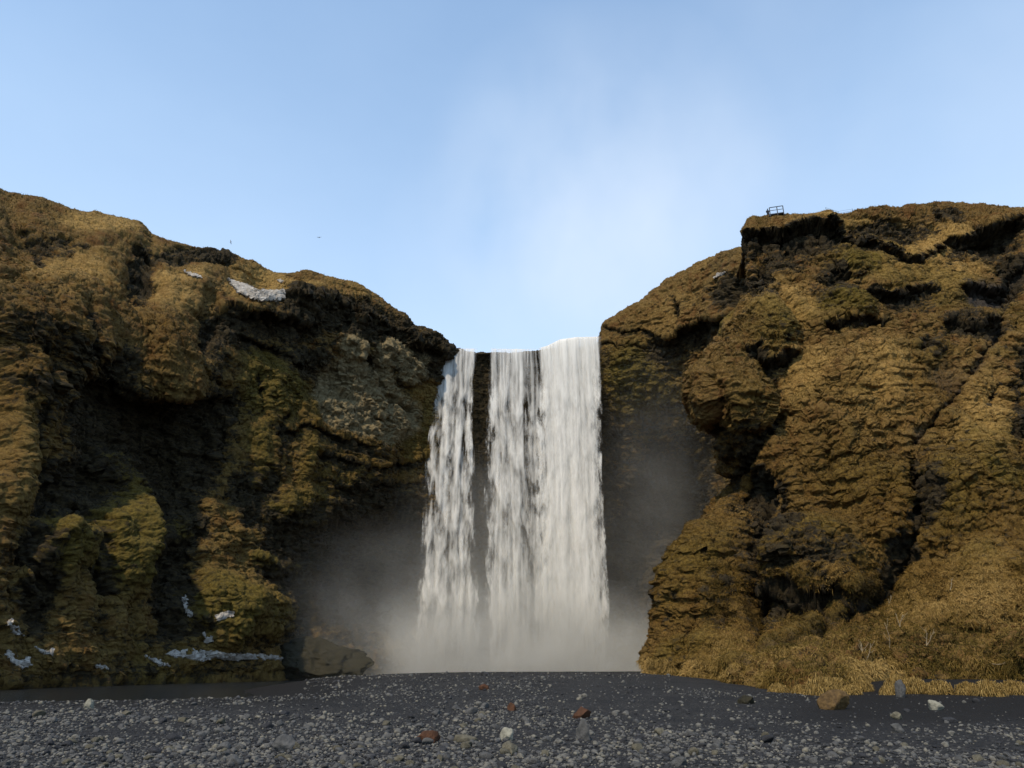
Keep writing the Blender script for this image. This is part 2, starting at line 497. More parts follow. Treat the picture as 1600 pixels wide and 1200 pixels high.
cliff_mat = cliff_material('cliff_rock_and_moss', (.072, .044, .012), (.22, .138, .042), (.098, .070, .013),
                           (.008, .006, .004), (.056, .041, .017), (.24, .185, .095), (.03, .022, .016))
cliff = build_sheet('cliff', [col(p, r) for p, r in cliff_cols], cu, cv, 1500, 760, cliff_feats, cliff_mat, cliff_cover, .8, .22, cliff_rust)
print('cliff', time.time() - T0)

# ================================================================== THE HILLSIDE (right spur)
def scol(pts, back=14):
    p = [W(*q) for q in pts]
    f, r = p[0], p[-1]
    return [(f[0], f[1] - .5, -3.0)] + p + [(r[0] + 2, r[1] + back, r[2] + .4), (r[0] * 1.5, r[1] + 120, r[2] + 4)]


L = [(1001, 1060, 72), (1008, 960, 74), (1035, 870, 77), (1078, 790, 80), (1112, 745, 84), (1092, 695, 83), (1066, 605, 81), (1082, 562, 83), (1150, 480, 90), (1166, 400, 94), (1178, 349, 96)]
wrap = [(1030, 1060, 108), (1035, 960, 108), (1065, 868, 110), (1105, 785, 110), (1130, 745, 110), (1125, 690, 110), (1110, 610, 110), (1120, 560, 110), (1180, 480, 111), (1190, 400, 111), (1200, 365, 111)]
L = [(x + (40 if y > 700 else 30 if y > 560 else 12 if y > 450 else 0), y, d) for x, y, d in L]
wrap = [(x + (45 if y > 560 else 10), y, d) for x, y, d in wrap]
spur = [wrap, L,
        [(1100, 1062, 66), (1108, 960, 69), (1126, 868, 72), (1150, 790, 76), (1172, 745, 80.5), (1160, 690, 79.5), (1145, 605, 77), (1148, 550, 80), (1168, 470, 88), (1182, 400, 92.5), (1190, 347, 95)],
        [(1180, 1072, 56), (1190, 960, 66), (1200, 868, 69), (1205, 790, 73), (1205, 745, 75), (1205, 690, 77), (1205, 605, 79), (1200, 550, 81), (1205, 470, 85), (1210, 400, 90), (1220, 346, 94)],
        [(1280, 1078, 48), (1285, 985, 61), (1290, 880, 67), (1290, 790, 70.5), (1290, 745, 72.5), (1290, 690, 75), (1290, 605, 78.5), (1290, 550, 81), (1290, 470, 85), (1290, 400, 89), (1290, 342, 93)],
        [(1380, 1062, 55), (1385, 990, 60), (1390, 910, 65), (1390, 800, 69), (1390, 745, 71.5), (1390, 690, 74), (1385, 605, 78), (1380, 550, 81), (1380, 470, 86), (1380, 400, 90), (1380, 329, 95)],
        [(1480, 1062, 54), (1480, 990, 58), (1480, 910, 62), (1480, 800, 67.5), (1480, 745, 70), (1480, 690, 73), (1480, 605, 77), (1480, 550, 80), (1480, 470, 86), (1480, 400, 91), (1480, 321, 97)],
        [(1600, 1062, 53), (1600, 990, 56), (1600, 900, 59), (1600, 800, 65), (1600, 745, 68), (1600, 690, 71), (1600, 605, 76), (1600, 550, 79.5), (1600, 470, 85), (1600, 400, 90), (1600, 332, 96)],
        [(1800, 1066, 43), (1800, 990, 49), (1800, 900, 55), (1800, 800, 61), (1800, 745, 64), (1800, 690, 67), (1800, 605, 72), (1800, 550, 75), (1800, 470, 81), (1800, 400, 86), (1800, 335, 92)],
        [(2250, 1070, 36), (2250, 990, 41), (2250, 900, 46), (2250, 800, 51), (2250, 745, 54), (2250, 690, 57), (2250, 605, 61), (2250, 550, 64), (2250, 470, 69), (2250, 400, 73), (2250, 335, 78)]]
hill_feats = [
    ('ledge', [(1180, 362), (1235, 362), (1295, 358)], 22, 3.0, dict(rock=1.3)),
    ('blob', (1220, 410), (45, 30), -.6, dict(rock=.6)),
    ('blob', (1185, 440), (22, 38), -1.2, dict(rock=.8)),
    ('ledge', [(1300, 350), (1330, 372), (1390, 392), (1430, 400), (1470, 384)], 10, 1.4, dict(rock=.9)),
    ('blob', (1395, 365), (62, 22), -.5, dict(rock=.62)),
    ('blob', (1310, 368), (14, 12), -1., dict(rock=1.)),
    ('blob', (1475, 345), (40, 14), 0, dict(rock=.55)),
    ('ledge', [(1495, 382), (1535, 362), (1590, 348)], 24, 2.6, dict(rock=1.2)),
    ('blob', (1552, 378), (40, 18), -2.2, dict(rock=1.2)),
    ('ledge', [(1355, 460), (1395, 464), (1450, 458)], 14, 1.8, dict(rock=1.1)),
    ('blob', (1312, 440), (15, 32), -1.2, dict(rock=1.)),
    ('blob', (1340, 420), (40, 16), 1., dict(moss=.5)),
    ('blob', (1322, 495), (34, 26), 2.0, dict(moss=.9)),
    ('ledge', [(1285, 520), (1320, 522), (1365, 516)], 12, 1.6, dict(rock=1.)),
    ('blob', (1580, 440), (26, 44), -2.0, dict(rock=1.2)),
    ('blob', (1545, 468), (36, 22), -1.2, dict(soil=1.)),
    ('ledge', [(1510, 458), (1545, 452), (1580, 420), (1600, 400)], 14, 1.8, dict(soil=.6)),
    ('blob', (1500, 515), (42, 18), .8, dict(rock=.55)),
    ('ledge', [(1480, 520), (1520, 522), (1560, 510)], 14, 1.4, dict(rock=1.)),
    ('blob', (1440, 556), (22, 16), 1.2, dict(rock=.5)),
    ('blob', (1434, 562), (12, 9), -1.8, dict(rock=1.2)),
    ('blob', (1197, 522), (40, 46), 2.6, dict(moss=.55)),
    ('ledge', [(1170, 548), (1200, 568), (1235, 560)], 12, 2.2, dict(rock=1.2)),
    ('line', [(1245, 470), (1262, 500), (1280, 530)], 10, .8, dict(grass=1)),
    # skull-like head over the notch
    ('line', [(1118, 570), (1122, 640), (1112, 700)], 8, -1.8, dict(rock=1.)),
    ('line', [(1200, 590), (1196, 660), (1165, 720)], 9, -1.6, dict(rock=.9)),
    ('blob', (1155, 640), (26, 40), 1.6, dict(moss=.3)),
    ('blob', (1090, 610), (24, 40), 1.2, dict()),
    ('ledge', [(1075, 670), (1110, 712), (1150, 726)], 16, 1.6, dict(rock=1.2)),
    ('blob', (1110, 610), (50, 60), .6, dict(grass=.9)),
    ('blob', (1180, 620), (18, 60), .4, dict(grass=.7)),
    ('blob', (1100, 700), (14, 26), 0, dict(rock=.8)),
    # lower crags
    ('line', [(1190, 750), (1178, 830), (1186, 900), (1176, 1010)], 19, -3.4, dict(rock=1.2)),
    ('blob', (1172, 890), (30, 105), -.5, dict(rock=.55)),
    ('blob', (1226, 850), (24, 50), .3, dict(rock=.7)),
    ('blob', (1215, 960), (30, 30), 0, dict(rock=.7)),
    ('blob', (1462, 790), (26, 44), 0, dict(rock=.6)),
    ('blob', (1420, 860), (30, 26), -.6, dict(rock=.8)),
    ('blob', (1575, 770), (40, 26), 0, dict(moss=.8)),
    ('blob', (1300, 455), (30, 60), 0, dict(rock=.45)),
    ('blob', (1245, 395), (60, 22), 0, dict(rock=.4)),
    ('blob', (1205, 470), (30, 22), 0, dict(rock=.5)),
    ('line', [(1222, 758), (1214, 800)], 10, -2.2, dict(rock=1.1)),
    ('line', [(1160, 760), (1140, 860), (1120, 1000)], 16, -.9, dict(rock=.3)),
    ('blob', (1080, 900), (50, 70), 1.0, dict()),
    ('blob', (1275, 880), (82, 62), 3.0, dict()),
    ('blob', (1270, 905), (60, 36), .4, dict(rock=.5)),
    ('ledge', [(1200, 925), (1260, 952), (1330, 946), (1375, 905)], 18, 2.0, dict(rock=.9)),
    ('line', [(1448, 745), (1438, 820), (1404, 885), (1380, 912)], 15, -2.8, dict(rock=1.2)),
    ('line', [(1300, 700), (1296, 780), (1310, 800)], 12, -1.2, dict(rock=.3)),
    ('blob', (1520, 780), (70, 60), 2.0, dict(moss=.3)),
    ('ledge', [(1440, 730), (1500, 722), (1545, 728)], 7, -.8, dict(rock=.4)),
    ('line', [(1436, 700), (1470, 650), (1500, 610), (1530, 560), (1572, 500)], 7, -1.0, dict(soil=.8)),
    ('blob', (1440, 690), (16, 22), -.5, dict(soil=.6)),
    ('blob', (1470, 600), (30, 26), -.4, dict(soil=.35)),
    ('line', [(1598, 560), (1592, 640), (1600, 740)], 14, -1.2, dict(rock=.8)),
    ('line', [(1560, 600), (1548, 650)], 7, -.8, dict(rock=.5)),
    ('blob', (1350, 640), (110, 120), 1.6, dict(grass=.6)),
    ('blob', (1390, 800), (50, 50), 1.2, dict()),
    ('blob', (1455, 384), (85, 26), .3, dict(pale=1.)),
    ('blob', (1240, 492), (55, 26), .3, dict(pale=1.)),
    ('blob', (1385, 428), (60, 22), .3, dict(pale=.8)),
    ('blob', (1480, 430), (55, 34), .3, dict(pale=.9)),
    ('blob', (1255, 590), (40, 40), .3, dict(pale=.7)),
    ('blob', (1360, 600), (60, 50), .3, dict(pale=.6)),
    ('blob', (1540, 660), (44, 70), .3, dict(pale=.8)),
    ('blob', (1440, 960), (60, 40), .2, dict(pale=.6)),
    ('blob', (1540, 930), (60, 60), .2, dict(pale=.6)),
    ('blob', (1300, 346), (60, 6), 0, dict(pale=1.)),
    # paths and gullies on the foot slope
    ('line', [(1150, 1062), (1210, 1026), (1300, 975), (1392, 918)], 9, -1.3, dict(soil=1.)),
    ('line', [(1140, 1050), (1205, 1014), (1295, 964), (1385, 908)], 5, .7, dict(grass=1, moss=.5)),
    ('line', [(1292, 970), (1286, 1000), (1300, 1050)], 11, -1.3, dict(soil=.9)),
    ('line', [(1340, 1060), (1420, 1056), (1500, 1062), (1600, 1066)], 4, -.25, dict(soil=1.)),
    ('line', [(1060, 1062), (1130, 1072)], 6, .6, dict(moss=.6)),
    ('blob', (1090, 1030), (50, 26), .8, dict(moss=.6)),
    ('blob', (1535, 972), (12, 10), -.5, dict(rock=.9)),
]


def hill_cover(P, n, px, py, cov):
    nz = n[..., 2]
    no = fbm(P, .4, 4, .6, off=21.); nb = fbm(P, .085, 3, .5, off=25.)
    steep = sm(.05, -.4, nz + no * .4)
    rock = np.clip(steep * .6 + cov[..., 0] - .7 * cov[..., 4] + .35 * sm(.3, .6, no), 0, 1)
    moss = np.clip(cov[..., 1] + .55 * sm(.0, .45, nb + .25 * no) * sm(1010, 900, py) + .25 * sm(650, 900, py) * sm(1010, 900, py), 0, 1)
    return np.stack([rock, moss, np.clip(cov[..., 2], 0, 1), np.clip(cov[..., 3], 0, 1)], -1)


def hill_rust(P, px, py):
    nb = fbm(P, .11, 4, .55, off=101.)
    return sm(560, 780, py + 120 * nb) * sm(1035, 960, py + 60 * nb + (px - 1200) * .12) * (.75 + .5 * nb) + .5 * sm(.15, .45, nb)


hill_mat = cliff_material('hillside_grass', (.074, .043, .012), (.225, .138, .040), (.105, .073, .011),
                          (.008, .006, .004), (.050, .036, .015), (.15, .115, .056), (.040, .032, .025))
hu = [60, 70, 80, 90, 100, 100, 120, 70, 40]
hv = [6, 100, 95, 80, 45, 55, 88, 52, 85, 78, 62, 14, 8]
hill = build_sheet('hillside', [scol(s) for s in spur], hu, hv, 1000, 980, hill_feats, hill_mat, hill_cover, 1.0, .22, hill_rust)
print('hill', time.time() - T0)

def ground_z(x, y):
    x = np.asarray(x, float); y = np.asarray(y, float)
    p = np.stack([x, y, np.zeros_like(x)], -1)
    az = x / np.maximum(y, 5)
    bar = sm(20, 62, y) * sm(120, 84, y)                    # the gravel bar swells towards the pool
    z = .85 * bar * sm(-.55, -.02, az) * sm(.36, .15, az) - .10 * sm(.02, -.35, az) * sm(20, 40, y) - .9 * sm(-.19, -.36, az + .05 * np.sin(y * .13)) * sm(38, 60, y)
    z = z + .12 * sm(.12, .4, az) * sm(30, 50, y)
    z = z + .55 * sm(.38, .48, az) * sm(44, 51, y)
    z = z - 1.3 * sm(86, 104, y) * sm(.35, .15, az)
    z = z + fbm(p, (.06, .12, 1), 3, .5, off=41.) * .10 * sm(3, 20, y) + fbm(p, .6, 3, .5, off=43.) * .045
    return z


# ================================================================== GRASS BLADES (stuff)
def blades(name, base, nrm, length, width, droop, tint, material, rust=None):
    n = len(base)
    rnd = rng.normal(size=(n, 3)) * .45
    d1 = nrm * .8 + rnd + np.array([0, 0, .25]); d1 /= np.linalg.norm(d1, axis=1, keepdims=True)
    d2 = d1 * .5 + np.array([0, 0, -1.]) * droop[:, None] + rnd * .4; d2 /= np.linalg.norm(d2, axis=1, keepdims=True)
    side = np.cross(d1, rng.normal(size=(n, 3))); side /= np.linalg.norm(side, axis=1, keepdims=True) + 1e-9
    w = width[:, None] * side
    mid = base + d1 * length[:, None] * .5
    tip = mid + d2 * length[:, None] * .55
    v = np.stack([base - w, base + w, mid + w * .75, mid - w * .75, tip], 1).reshape(-1, 3)
    i = np.arange(n)[:, None] * 5
    ff = np.concatenate([i + [0, 1, 2, 3], i + [3, 2, 4]], 1)
    cnt = np.tile([4, 3], n)
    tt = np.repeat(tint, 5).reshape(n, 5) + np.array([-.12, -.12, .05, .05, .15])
    at = {'tint': tt.ravel()}
    if rust is not None: at['rust'] = np.repeat(rust, 5)
    return mesh_from(name, v, ff.ravel(), cnt, False, at)


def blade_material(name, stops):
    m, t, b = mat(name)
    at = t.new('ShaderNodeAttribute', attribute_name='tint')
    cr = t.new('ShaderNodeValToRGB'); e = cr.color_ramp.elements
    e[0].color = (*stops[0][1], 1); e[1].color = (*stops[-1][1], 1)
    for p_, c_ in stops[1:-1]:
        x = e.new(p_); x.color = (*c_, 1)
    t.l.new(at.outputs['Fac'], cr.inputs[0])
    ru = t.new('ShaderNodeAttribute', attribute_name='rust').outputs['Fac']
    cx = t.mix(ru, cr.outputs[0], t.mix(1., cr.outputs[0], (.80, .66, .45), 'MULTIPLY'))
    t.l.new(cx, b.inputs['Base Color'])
    return m


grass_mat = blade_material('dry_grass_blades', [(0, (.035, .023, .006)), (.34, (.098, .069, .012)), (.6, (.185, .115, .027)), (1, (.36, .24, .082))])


def scatter(sheet, n, mask, lo, hi, droop=.7):
    P, N = sheet['P'], sheet['n']
    # area weight
    e1 = P[1:, :-1] - P[:-1, :-1]; e2 = P[:-1, 1:] - P[:-1, :-1]
    ar = np.linalg.norm(np.cross(e1, e2), axis=-1)
    w = ar * mask[:-1, :-1]
    w = (w / w.sum()).ravel()
    k = rng.choice(len(w), n, p=w)
    i, j = np.divmod(k, P.shape[1] - 1)
    a, b = rng.random((2, n, 1))
    base = P[i, j] + e1[i, j] * a + e2[i, j] * b
    nr = N[i, j]
    tone = .46 + .95 * fbm(base, .2, 4, .62, off=31.) + rng.normal(size=n) * .14 - .22 * sheet['cover'][i, j, 1] + .34 * sheet['pale'][i, j] - .07
    ln = lo + (hi - lo) * rng.random(n) ** 1.5
    return base, nr, ln, tone - .12 * sheet['rust'][i, j], sheet['rust'][i, j]


inview = lambda s, x0, x1, y0, y1: ((s['px'] > x0) & (s['px'] < x1) & (s['py'] > y0) & (s['py'] < y1)).astype(float)
gm = hill['grass'] * inview(hill, 985, 1680, 300, 1075) * (hill['P'][..., 1] < 99) * sm(-.25, .25, hill['n'][..., 2] + .25)
b1, n1, l1, t1, r1 = scatter(hill, 300000, gm, .14, .42)
gm2 = hill['grass'] * inview(hill, 1100, 1680, 880, 1075) * (hill['P'][..., 1] < 75)
b2, n2, l2, t2, r2 = scatter(hill, 110000, gm2, .2, .6)
gc = cliff['grass'] * inview(cliff, -60, 1190, 290, 700) * sm(-.1, .3, cliff['n'][..., 2]) * (cliff['P'][..., 1] < 140)
b3, n3, l3, t3, r3 = scatter(cliff, 150000, gc, .18, .45)
hz = hill['P'][..., 2] - ground_z(hill['P'][..., 0], hill['P'][..., 1])
gf = inview(hill, 990, 1700, 1000, 1200) * (hz > -.1) * (hz < 1.1) * (hill['P'][..., 1] < 76) * sm(-.1, .3, fbm(hill['P'], .35, 3, off=91.) + .1)
b4, n4, l4, t4, r4 = scatter(hill, 42000, gf, .35, .8)
base = np.concatenate([b1, b2, b3, b4]); nr = np.concatenate([n1, n2, n3, n4]); ln = np.concatenate([l1, l2, l3, l4]); tn = np.concatenate([t1, t2 + .08, t3 - .06, t4 + .22]); rs = np.concatenate([r1, r2, r3, r4])
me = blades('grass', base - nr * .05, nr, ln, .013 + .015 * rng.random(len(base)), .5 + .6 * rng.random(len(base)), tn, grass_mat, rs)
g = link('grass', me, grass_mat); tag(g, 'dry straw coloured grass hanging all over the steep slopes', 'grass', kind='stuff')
print('grass', time.time() - T0)

# ================================================================== GROUND
def axis(vals): return np.unique(np.concatenate(vals))


xs = axis([np.linspace(-700, -90, 25), np.linspace(-90, -24, 90), np.linspace(-24, 24, 420), np.linspace(24, 90, 110), np.linspace(90, 700, 25)])
ys = axis([np.linspace(-500, 4, 25), np.linspace(4, 12, 20), 12 * (80 / 12) ** np.linspace(0, 1, 360), np.linspace(80, 160, 60), np.linspace(160, 900, 20)])
X, Y = np.meshgrid(xs, ys, indexing='ij')
Z = ground_z(X, Y)
Pg = np.stack([X, Y, Z], -1)
Pg[..., 2] += fbm(Pg, (3.2, 3.2, 1), 3, .6, off=47.) * .022 * (np.abs(X) < 40) * (Y > 4) * (Y < 90)
az = X / np.maximum(Y, 5)
soilm = sm(.28, .42, az + .06 * fbm(Pg, .1, 3, off=51.)) * sm(18, 30, Y + fbm(Pg, .15, 3, off=53.) * 6) * (Y < 200)
soilm = np.maximum(soilm, sm(-.16, -.24, az) * sm(30, 38, Y) * (Y < 200))
me = mesh_from('ground', Pg.reshape(-1, 3), grid_faces(len(xs), len(ys)), np.full((len(xs) - 1) * (len(ys) - 1), 4), True, {'soil': soilm.ravel()})
m, t, b = mat('black_gravel')
c = obj_coord(t)
v1 = t.new('ShaderNodeTexVoronoi'); t.set(v1.inputs['Vector'], c); v1.inputs['Scale'].default_value = 16
v2 = t.new('ShaderNodeTexVoronoi'); t.set(v2.inputs['Vector'], c); v2.inputs['Scale'].default_value = 38
n1_ = t.noise(c, .35, 5, .6)
hs = t.new('ShaderNodeSeparateColor'); t.l.new(v1.outputs['Color'], hs.inputs[0])
gcol = t.mix(t.math('POWER', hs.outputs[0], 3.), (.0125, .012, .012), (.062, .057, .05))
gcol = t.mix(t.remap(n1_, .45, .62, 0, .65), gcol, (.011, .0103, .0103))
at = t.new('ShaderNodeAttribute', attribute_name='soil')
gcol = t.mix(t.math('MULTIPLY', at.outputs['Fac'], .95), gcol, (.009, .0075, .006))
t.l.new(gcol, b.inputs['Base Color']); b.inputs['Roughness'].default_value = .75
bump(t, b, t.math('ADD', t.math('MULTIPLY', v1.outputs['Distance'], -1.), t.math('MULTIPLY', v2.outputs['Distance'], -.4)), .05, .9)
o = link('ground', me, m); tag(o, kind='structure')

# river channel and plunge pool
xs2 = np.linspace(-130, 60, 240); ys2 = np.linspace(28, 137, 160)
X2, Y2 = np.meshgrid(xs2, ys2, indexing='ij')
Pr = np.stack([X2, Y2, np.full_like(X2, -.30)], -1)
me = mesh_from('river', Pr.reshape(-1, 3), grid_faces(240, 160), np.full(239 * 159, 4), True)
m, t, b = mat('river_water')
b.inputs['Base Color'].default_value = (.012, .014, .016, 1); b.inputs['Roughness'].default_value = .22; b.inputs['Specular IOR Level'].default_value = .5
bump(t, b, t.noise(t.scale(obj_coord(t), (1, 2.5, 1)), 1.6, 4, .6), .12, .5)
tag(link('river', me, m), kind='structure')

# ================================================================== STONES
def stone_material(name, lo, hi, spot=None):
    m, t, b = mat(name)
    c = t.new('ShaderNodeTexCoord').outputs['Object']
    oi = t.new('ShaderNodeObjectInfo').outputs['Random']
    n = t.noise(c, 2.5, 5, .65); n_ = t.noise(c, 9, 3, .6)
    colr = t.mix(t.remap(t.math('ADD', t.math('MULTIPLY', n, .6), t.math('MULTIPLY', n_, .4)), .35, .65), lo, hi)
    colr = t.mix(t.remap(oi, 0, 1, 0, .45), colr, tuple(x * .5 for x in lo))
    t.l.new(colr, b.inputs['Base Color']); b.inputs['Roughness'].default_value = .8
    bump(t, b, n_, .06, .6)
    return m


def ico(sub):
    import bmesh
    bm = bmesh.new(); bmesh.ops.create_icosphere(bm, subdivisions=sub, radius=1)
    bm.verts.ensure_lookup_table()
    v = np.array([q.co[:] for q in bm.verts]); f = np.array([[q.index for q in x.verts] for x in bm.faces]); bm.free()
    return v, f


def stone_shape(sub, seed, facets=9, flat=.62):
    """a sphere cut by random planes: an angular worn stone"""
    r = np.random.default_rng(seed)
    v, f = ico(sub)
    v = v * np.array([1, .6 + .35 * r.random(), flat * (.75 + .5 * r.random())])
    for _ in range(facets):
        nn = r.normal(size=3); nn /= np.linalg.norm(nn); dd = .42 + .25 * r.random()
        s = v @ nn; k = s > dd
        v[k] -= np.outer((s[k] - dd) * .88, nn)
    v += (fbm(v + seed * 3.1, 1.7, 3, .5)[:, None]) * v * .16
    return v, f


m_grey = stone_material('stone_grey', (.055, .055, .053), (.135, .13, .122))
m_tan = stone_material('stone_tan', (.07, .062, .042), (.165, .148, .105))
m_dark = stone_material('stone_dark', (.022, .022, .024), (.05, .05, .053))
m_red = stone_material('stone_red', (.05, .024, .013), (.115, .05, .024))
m_pale = stone_material('stone_pale', (.19, .18, .14), (.34, .32, .25))
m_earth = stone_material('stone_earthy', (.05, .03, .012), (.14, .085, .03))
m_mossy = stone_material('stone_mossy', (.016, .014, .008), (.04, .034, .016))

protos = {}
for mname, mm in (('grey', m_grey), ('tan', m_tan), ('dark', m_dark)):
    protos[mname] = []
    for s in range(6):
        v, f = stone_shape(3, 100 + s)
        me = mesh_from('stone', v, f.ravel(), np.full(len(f), 3), True); me.materials.append(mm)
        protos[mname].append(me)


def gpoint(px, py):
    """ground point seen at a pixel, by marching along its ray"""
    a, b_ = (px - 800) / F, (600 - py) / F
    dx, dy, dz = a, cp - sp * b_, sp + cp * b_
    if dz > -.004: dz = -.004
    ts = np.linspace(4, 110, 900)
    h = CH + dz * ts - ground_z(dx * ts, dy * ts)
    k = np.argmax(h < 0)
    if h[k] >= 0: k = len(ts) - 1
    tt = ts[k]
    return dx * tt, dy * tt, float(ground_z(dx * tt, dy * tt))


# numpy batch of candidate stones over the bar; the 280 that show largest become things, the rest one gravel mesh
NS = 62000
py_ = 1050 + (1215 - 1050) * rng.random(NS) ** .95
px_ = rng.uniform(-40, 1640, NS)
dist = np.clip(1320 * CH / (py_ - HOR + 3), 9, 75)
a_ = (px_ - 800) / F
for _ in range(6):
    dist = .5 * dist + .5 * np.clip(1320 * np.maximum(CH - ground_z(a_ * dist / .92, dist), .25) / (py_ - HOR + 1), 9, 70)
sy = dist; sx = a_ * dist / (cp - sp * (600 - 1130) / F)
size = .026 * np.exp(rng.normal(size=NS) * .55) * (.75 + .024 * sy)
size = np.minimum(size, .26)
clump = fbm(np.stack([sx, sy * .6, 0 * sx], -1), .22, 3, off=61.)
azs = sx / sy
keep = (rng.random(NS) < .16 + 1.0 * sm(-.25, .4, clump)) & (rng.random(NS) > .92 * sm(.27, .40, azs) * sm(19, 25, sy))
keep &= ~((azs < -.26) & (sy > 43))
keep &= ~((azs > .20) & (sy > 44))
sx, sy, size = sx[keep], sy[keep], size[keep]
NS = len(sx)
sz = ground_z(sx, sy)
app = size / sy
order = np.argsort(-app)
kinds = rng.choice(3, NS, p=[.5, .26, .24])
kn = ['grey', 'tan', 'dark']
labels = {'grey': 'small worn grey stone lying loose on the black gravel', 'tan': 'small worn tan stone lying loose on the black gravel',
          'dark': 'small dark basalt stone lying loose on the black gravel'}
groups = {'grey': 'grey stones on the gravel', 'tan': 'tan stones on the gravel', 'dark': 'dark stones on the gravel'}
for q in order[:270]:
    k = kn[kinds[q]]
    o = bpy.data.objects.new('stone', protos[k][rng.integers(6)])
    COL.objects.link(o)
    s = float(size[q])
    o.location = (sx[q], sy[q], sz[q] + s * .22)
    o.rotation_euler = (rng.normal() * .25, rng.normal() * .25, rng.uniform(0, 6.28))
    o.scale = (s, s, s * rng.uniform(.7, 1.1))
    tag(o, labels[k], 'stone', groups[k])

lod = [stone_shape(2, 200 + i) for i in range(6)] ; lo1 = [stone_shape(1, 300 + i, 4) for i in range(6)]
VV, FF, TT = [], [], []; off = 0
for q in order[270:]:
    v, f = (lod if app[q] > .0035 else lo1)[rng.integers(6)]
    s = size[q]; a = rng.uniform(0, 6.28); ca, sa = math.cos(a), math.sin(a)
    vv = v * s
    vv = np.stack([vv[:, 0] * ca - vv[:, 1] * sa, vv[:, 0] * sa + vv[:, 1] * ca, vv[:, 2] * rng.uniform(.7, 1.1)], 1) + (sx[q], sy[q], sz[q] + s * .2)
    VV.append(vv); FF.append(f + off); off += len(v)
    TT.append(np.full(len(v), [.62, .80, .2][kinds[q]] + rng.normal() * .1))
FF = np.concatenate(FF)
m, t, b = mat('gravel_pebbles')
at = t.new('ShaderNodeAttribute', attribute_name='tint')
cr = t.new('ShaderNodeValToRGB'); e = cr.color_ramp.elements
e[0].color = (.016, .016, .018, 1); e[1].color = (.20, .18, .135, 1)
for p_, c_ in ((.3, (.026, .026, .028)), (.55, (.062, .062, .063)), (.75, (.135, .128, .11))):
    x = e.new(p_); x.color = (*c_, 1)
t.l.new(at.outputs['Fac'], cr.inputs[0])
t.l.new(t.mix(t.remap(t.noise(obj_coord(t), 14, 4, .6), .4, .65, 0, .55), cr.outputs[0], (.04, .04, .04)), b.inputs['Base Color'])
b.inputs['Roughness'].default_value = .8
me = mesh_from('gravel', np.concatenate(VV), FF.ravel(), np.full(len(FF), 3), True, {'tint': np.concatenate(TT)})
tag(link('gravel', me, m), 'loose grey and tan pebbles spread over the black gravel bar', 'gravel', kind='stuff')
print('stones', time.time() - T0)


def rock_thing(name, px, py, wpx, hpx, mm, label, cat, seed, Yd=None, sink=.3, sub=4, facets=8, group=None, rough=.1):
    x, y, z = gpoint(px, py) if Yd is None else W(px, py, Yd)
    k = math.hypot(y * cp, 0) / F * 1.02
    v, f = stone_shape(sub, seed, facets, .8)
    v = v / np.array([np.ptp(v[:, 0]), np.ptp(v[:, 1]), np.ptp(v[:, 2])])
    w, h = wpx * k, hpx * k
    v = v * np.array([w, w * .75, h / (1 - sink)])
    v += fbm(v + seed, 1.6 / max(w, .2), 4, .55)[:, None] * v * .3
    v += fbm(v + seed, 6. / max(w, .2), 4, .6, True)[:, None] * v * rough
    me = mesh_from(name, v, f.ravel(), np.full(len(f), 3), True)
    o = link(name, me, mm); o.location = (x, y + w * .3, z + h * (.5 - sink * .5))
    tag(o, label, cat, group)
    return o


rock_thing('stone', 137, 1108, 13, 14, m_pale, 'upright cream block of stone standing alone on the gravel', 'stone', 11)
rock_thing('stone', 196, 1118, 12, 6, m_tan, 'low yellowish stone lying behind the pebbles near the cream block', 'stone', 12)
rock_thing('stone', 911, 1123, 28, 16, m_red, 'largest rust red stone in the middle of the gravel bar', 'stone', 13)
rock_thing('stone', 667, 1162, 34, 15, m_red, 'broad rust brown stone nearest the viewer', 'stone', 14)
rock_thing('stone', 800, 1111, 14, 11, m_red, 'small pointed rust stone between the two larger red ones', 'stone', 15)
rock_thing('stone', 757, 1078, 16, 8, m_red, 'rust orange stone farthest back on the bar before the falls', 'stone', 16)
rock_thing('stone', 793, 1158, 19, 16, m_pale, 'angular cream stone, brightest on the front gravel', 'stone', 17)
rock_thing('stone', 722, 1161, 34, 12, m_tan, 'long low tan stone beside the broad rust brown one', 'stone', 18)
rock_thing('stone', 440, 1176, 32, 20, m_grey, 'wide rounded grey boulder at the front left of the gravel', 'stone', 19)
rock_thing('stone', 912, 1158, 20, 24, m_grey, 'tall leaning grey slab stone on the gravel', 'stone', 20)
rock_thing('stone', 1464, 1110, 20, 13, m_pale, 'pale grey stone alone on the dark soil', 'stone', 21)
rock_thing('stone', 1412, 1090, 16, 24, m_grey, 'grey standing rock propped under the straw tussock', 'stone', 22)
rock_thing('stone', 1405, 1124, 18, 9, m_tan, 'flat brown stone on the dark soil below the standing rock', 'stone', 23)
rock_thing('stone', 1406, 1146, 17, 12, m_grey, 'round grey stone at the edge of the dark soil', 'stone', 24)
rock_thing('stone', 757, 1056, 12, 6, m_dark, 'black stone on the crest of the bar against the spray', 'stone', 25)
rock_thing('boulder', 484, 1054, 150, 48, m_mossy, 'long rounded dark boulder beside the plunge pool in the mist', 'boulder', 31, Yd=101, sink=.25, sub=6, facets=3, rough=.26)
rock_thing('boulder', 1312, 1109, 46, 24, m_earth, 'earthy brown boulder in front of the left tussocks', 'boulder', 33, sub=5)
rock_thing('boulder', 1168, 1100, 26, 12, m_mossy, 'low brown boulder sunk in the gravel before the slope', 'boulder', 35, sub=4)

# ================================================================== TUSSOCKS, SHRUBS
tuss_mat = blade_material('tussock_straw', [(0, (.05, .03, .008)), (.5, (.20, .127, .034)), (1, (.42, .285, .10))])


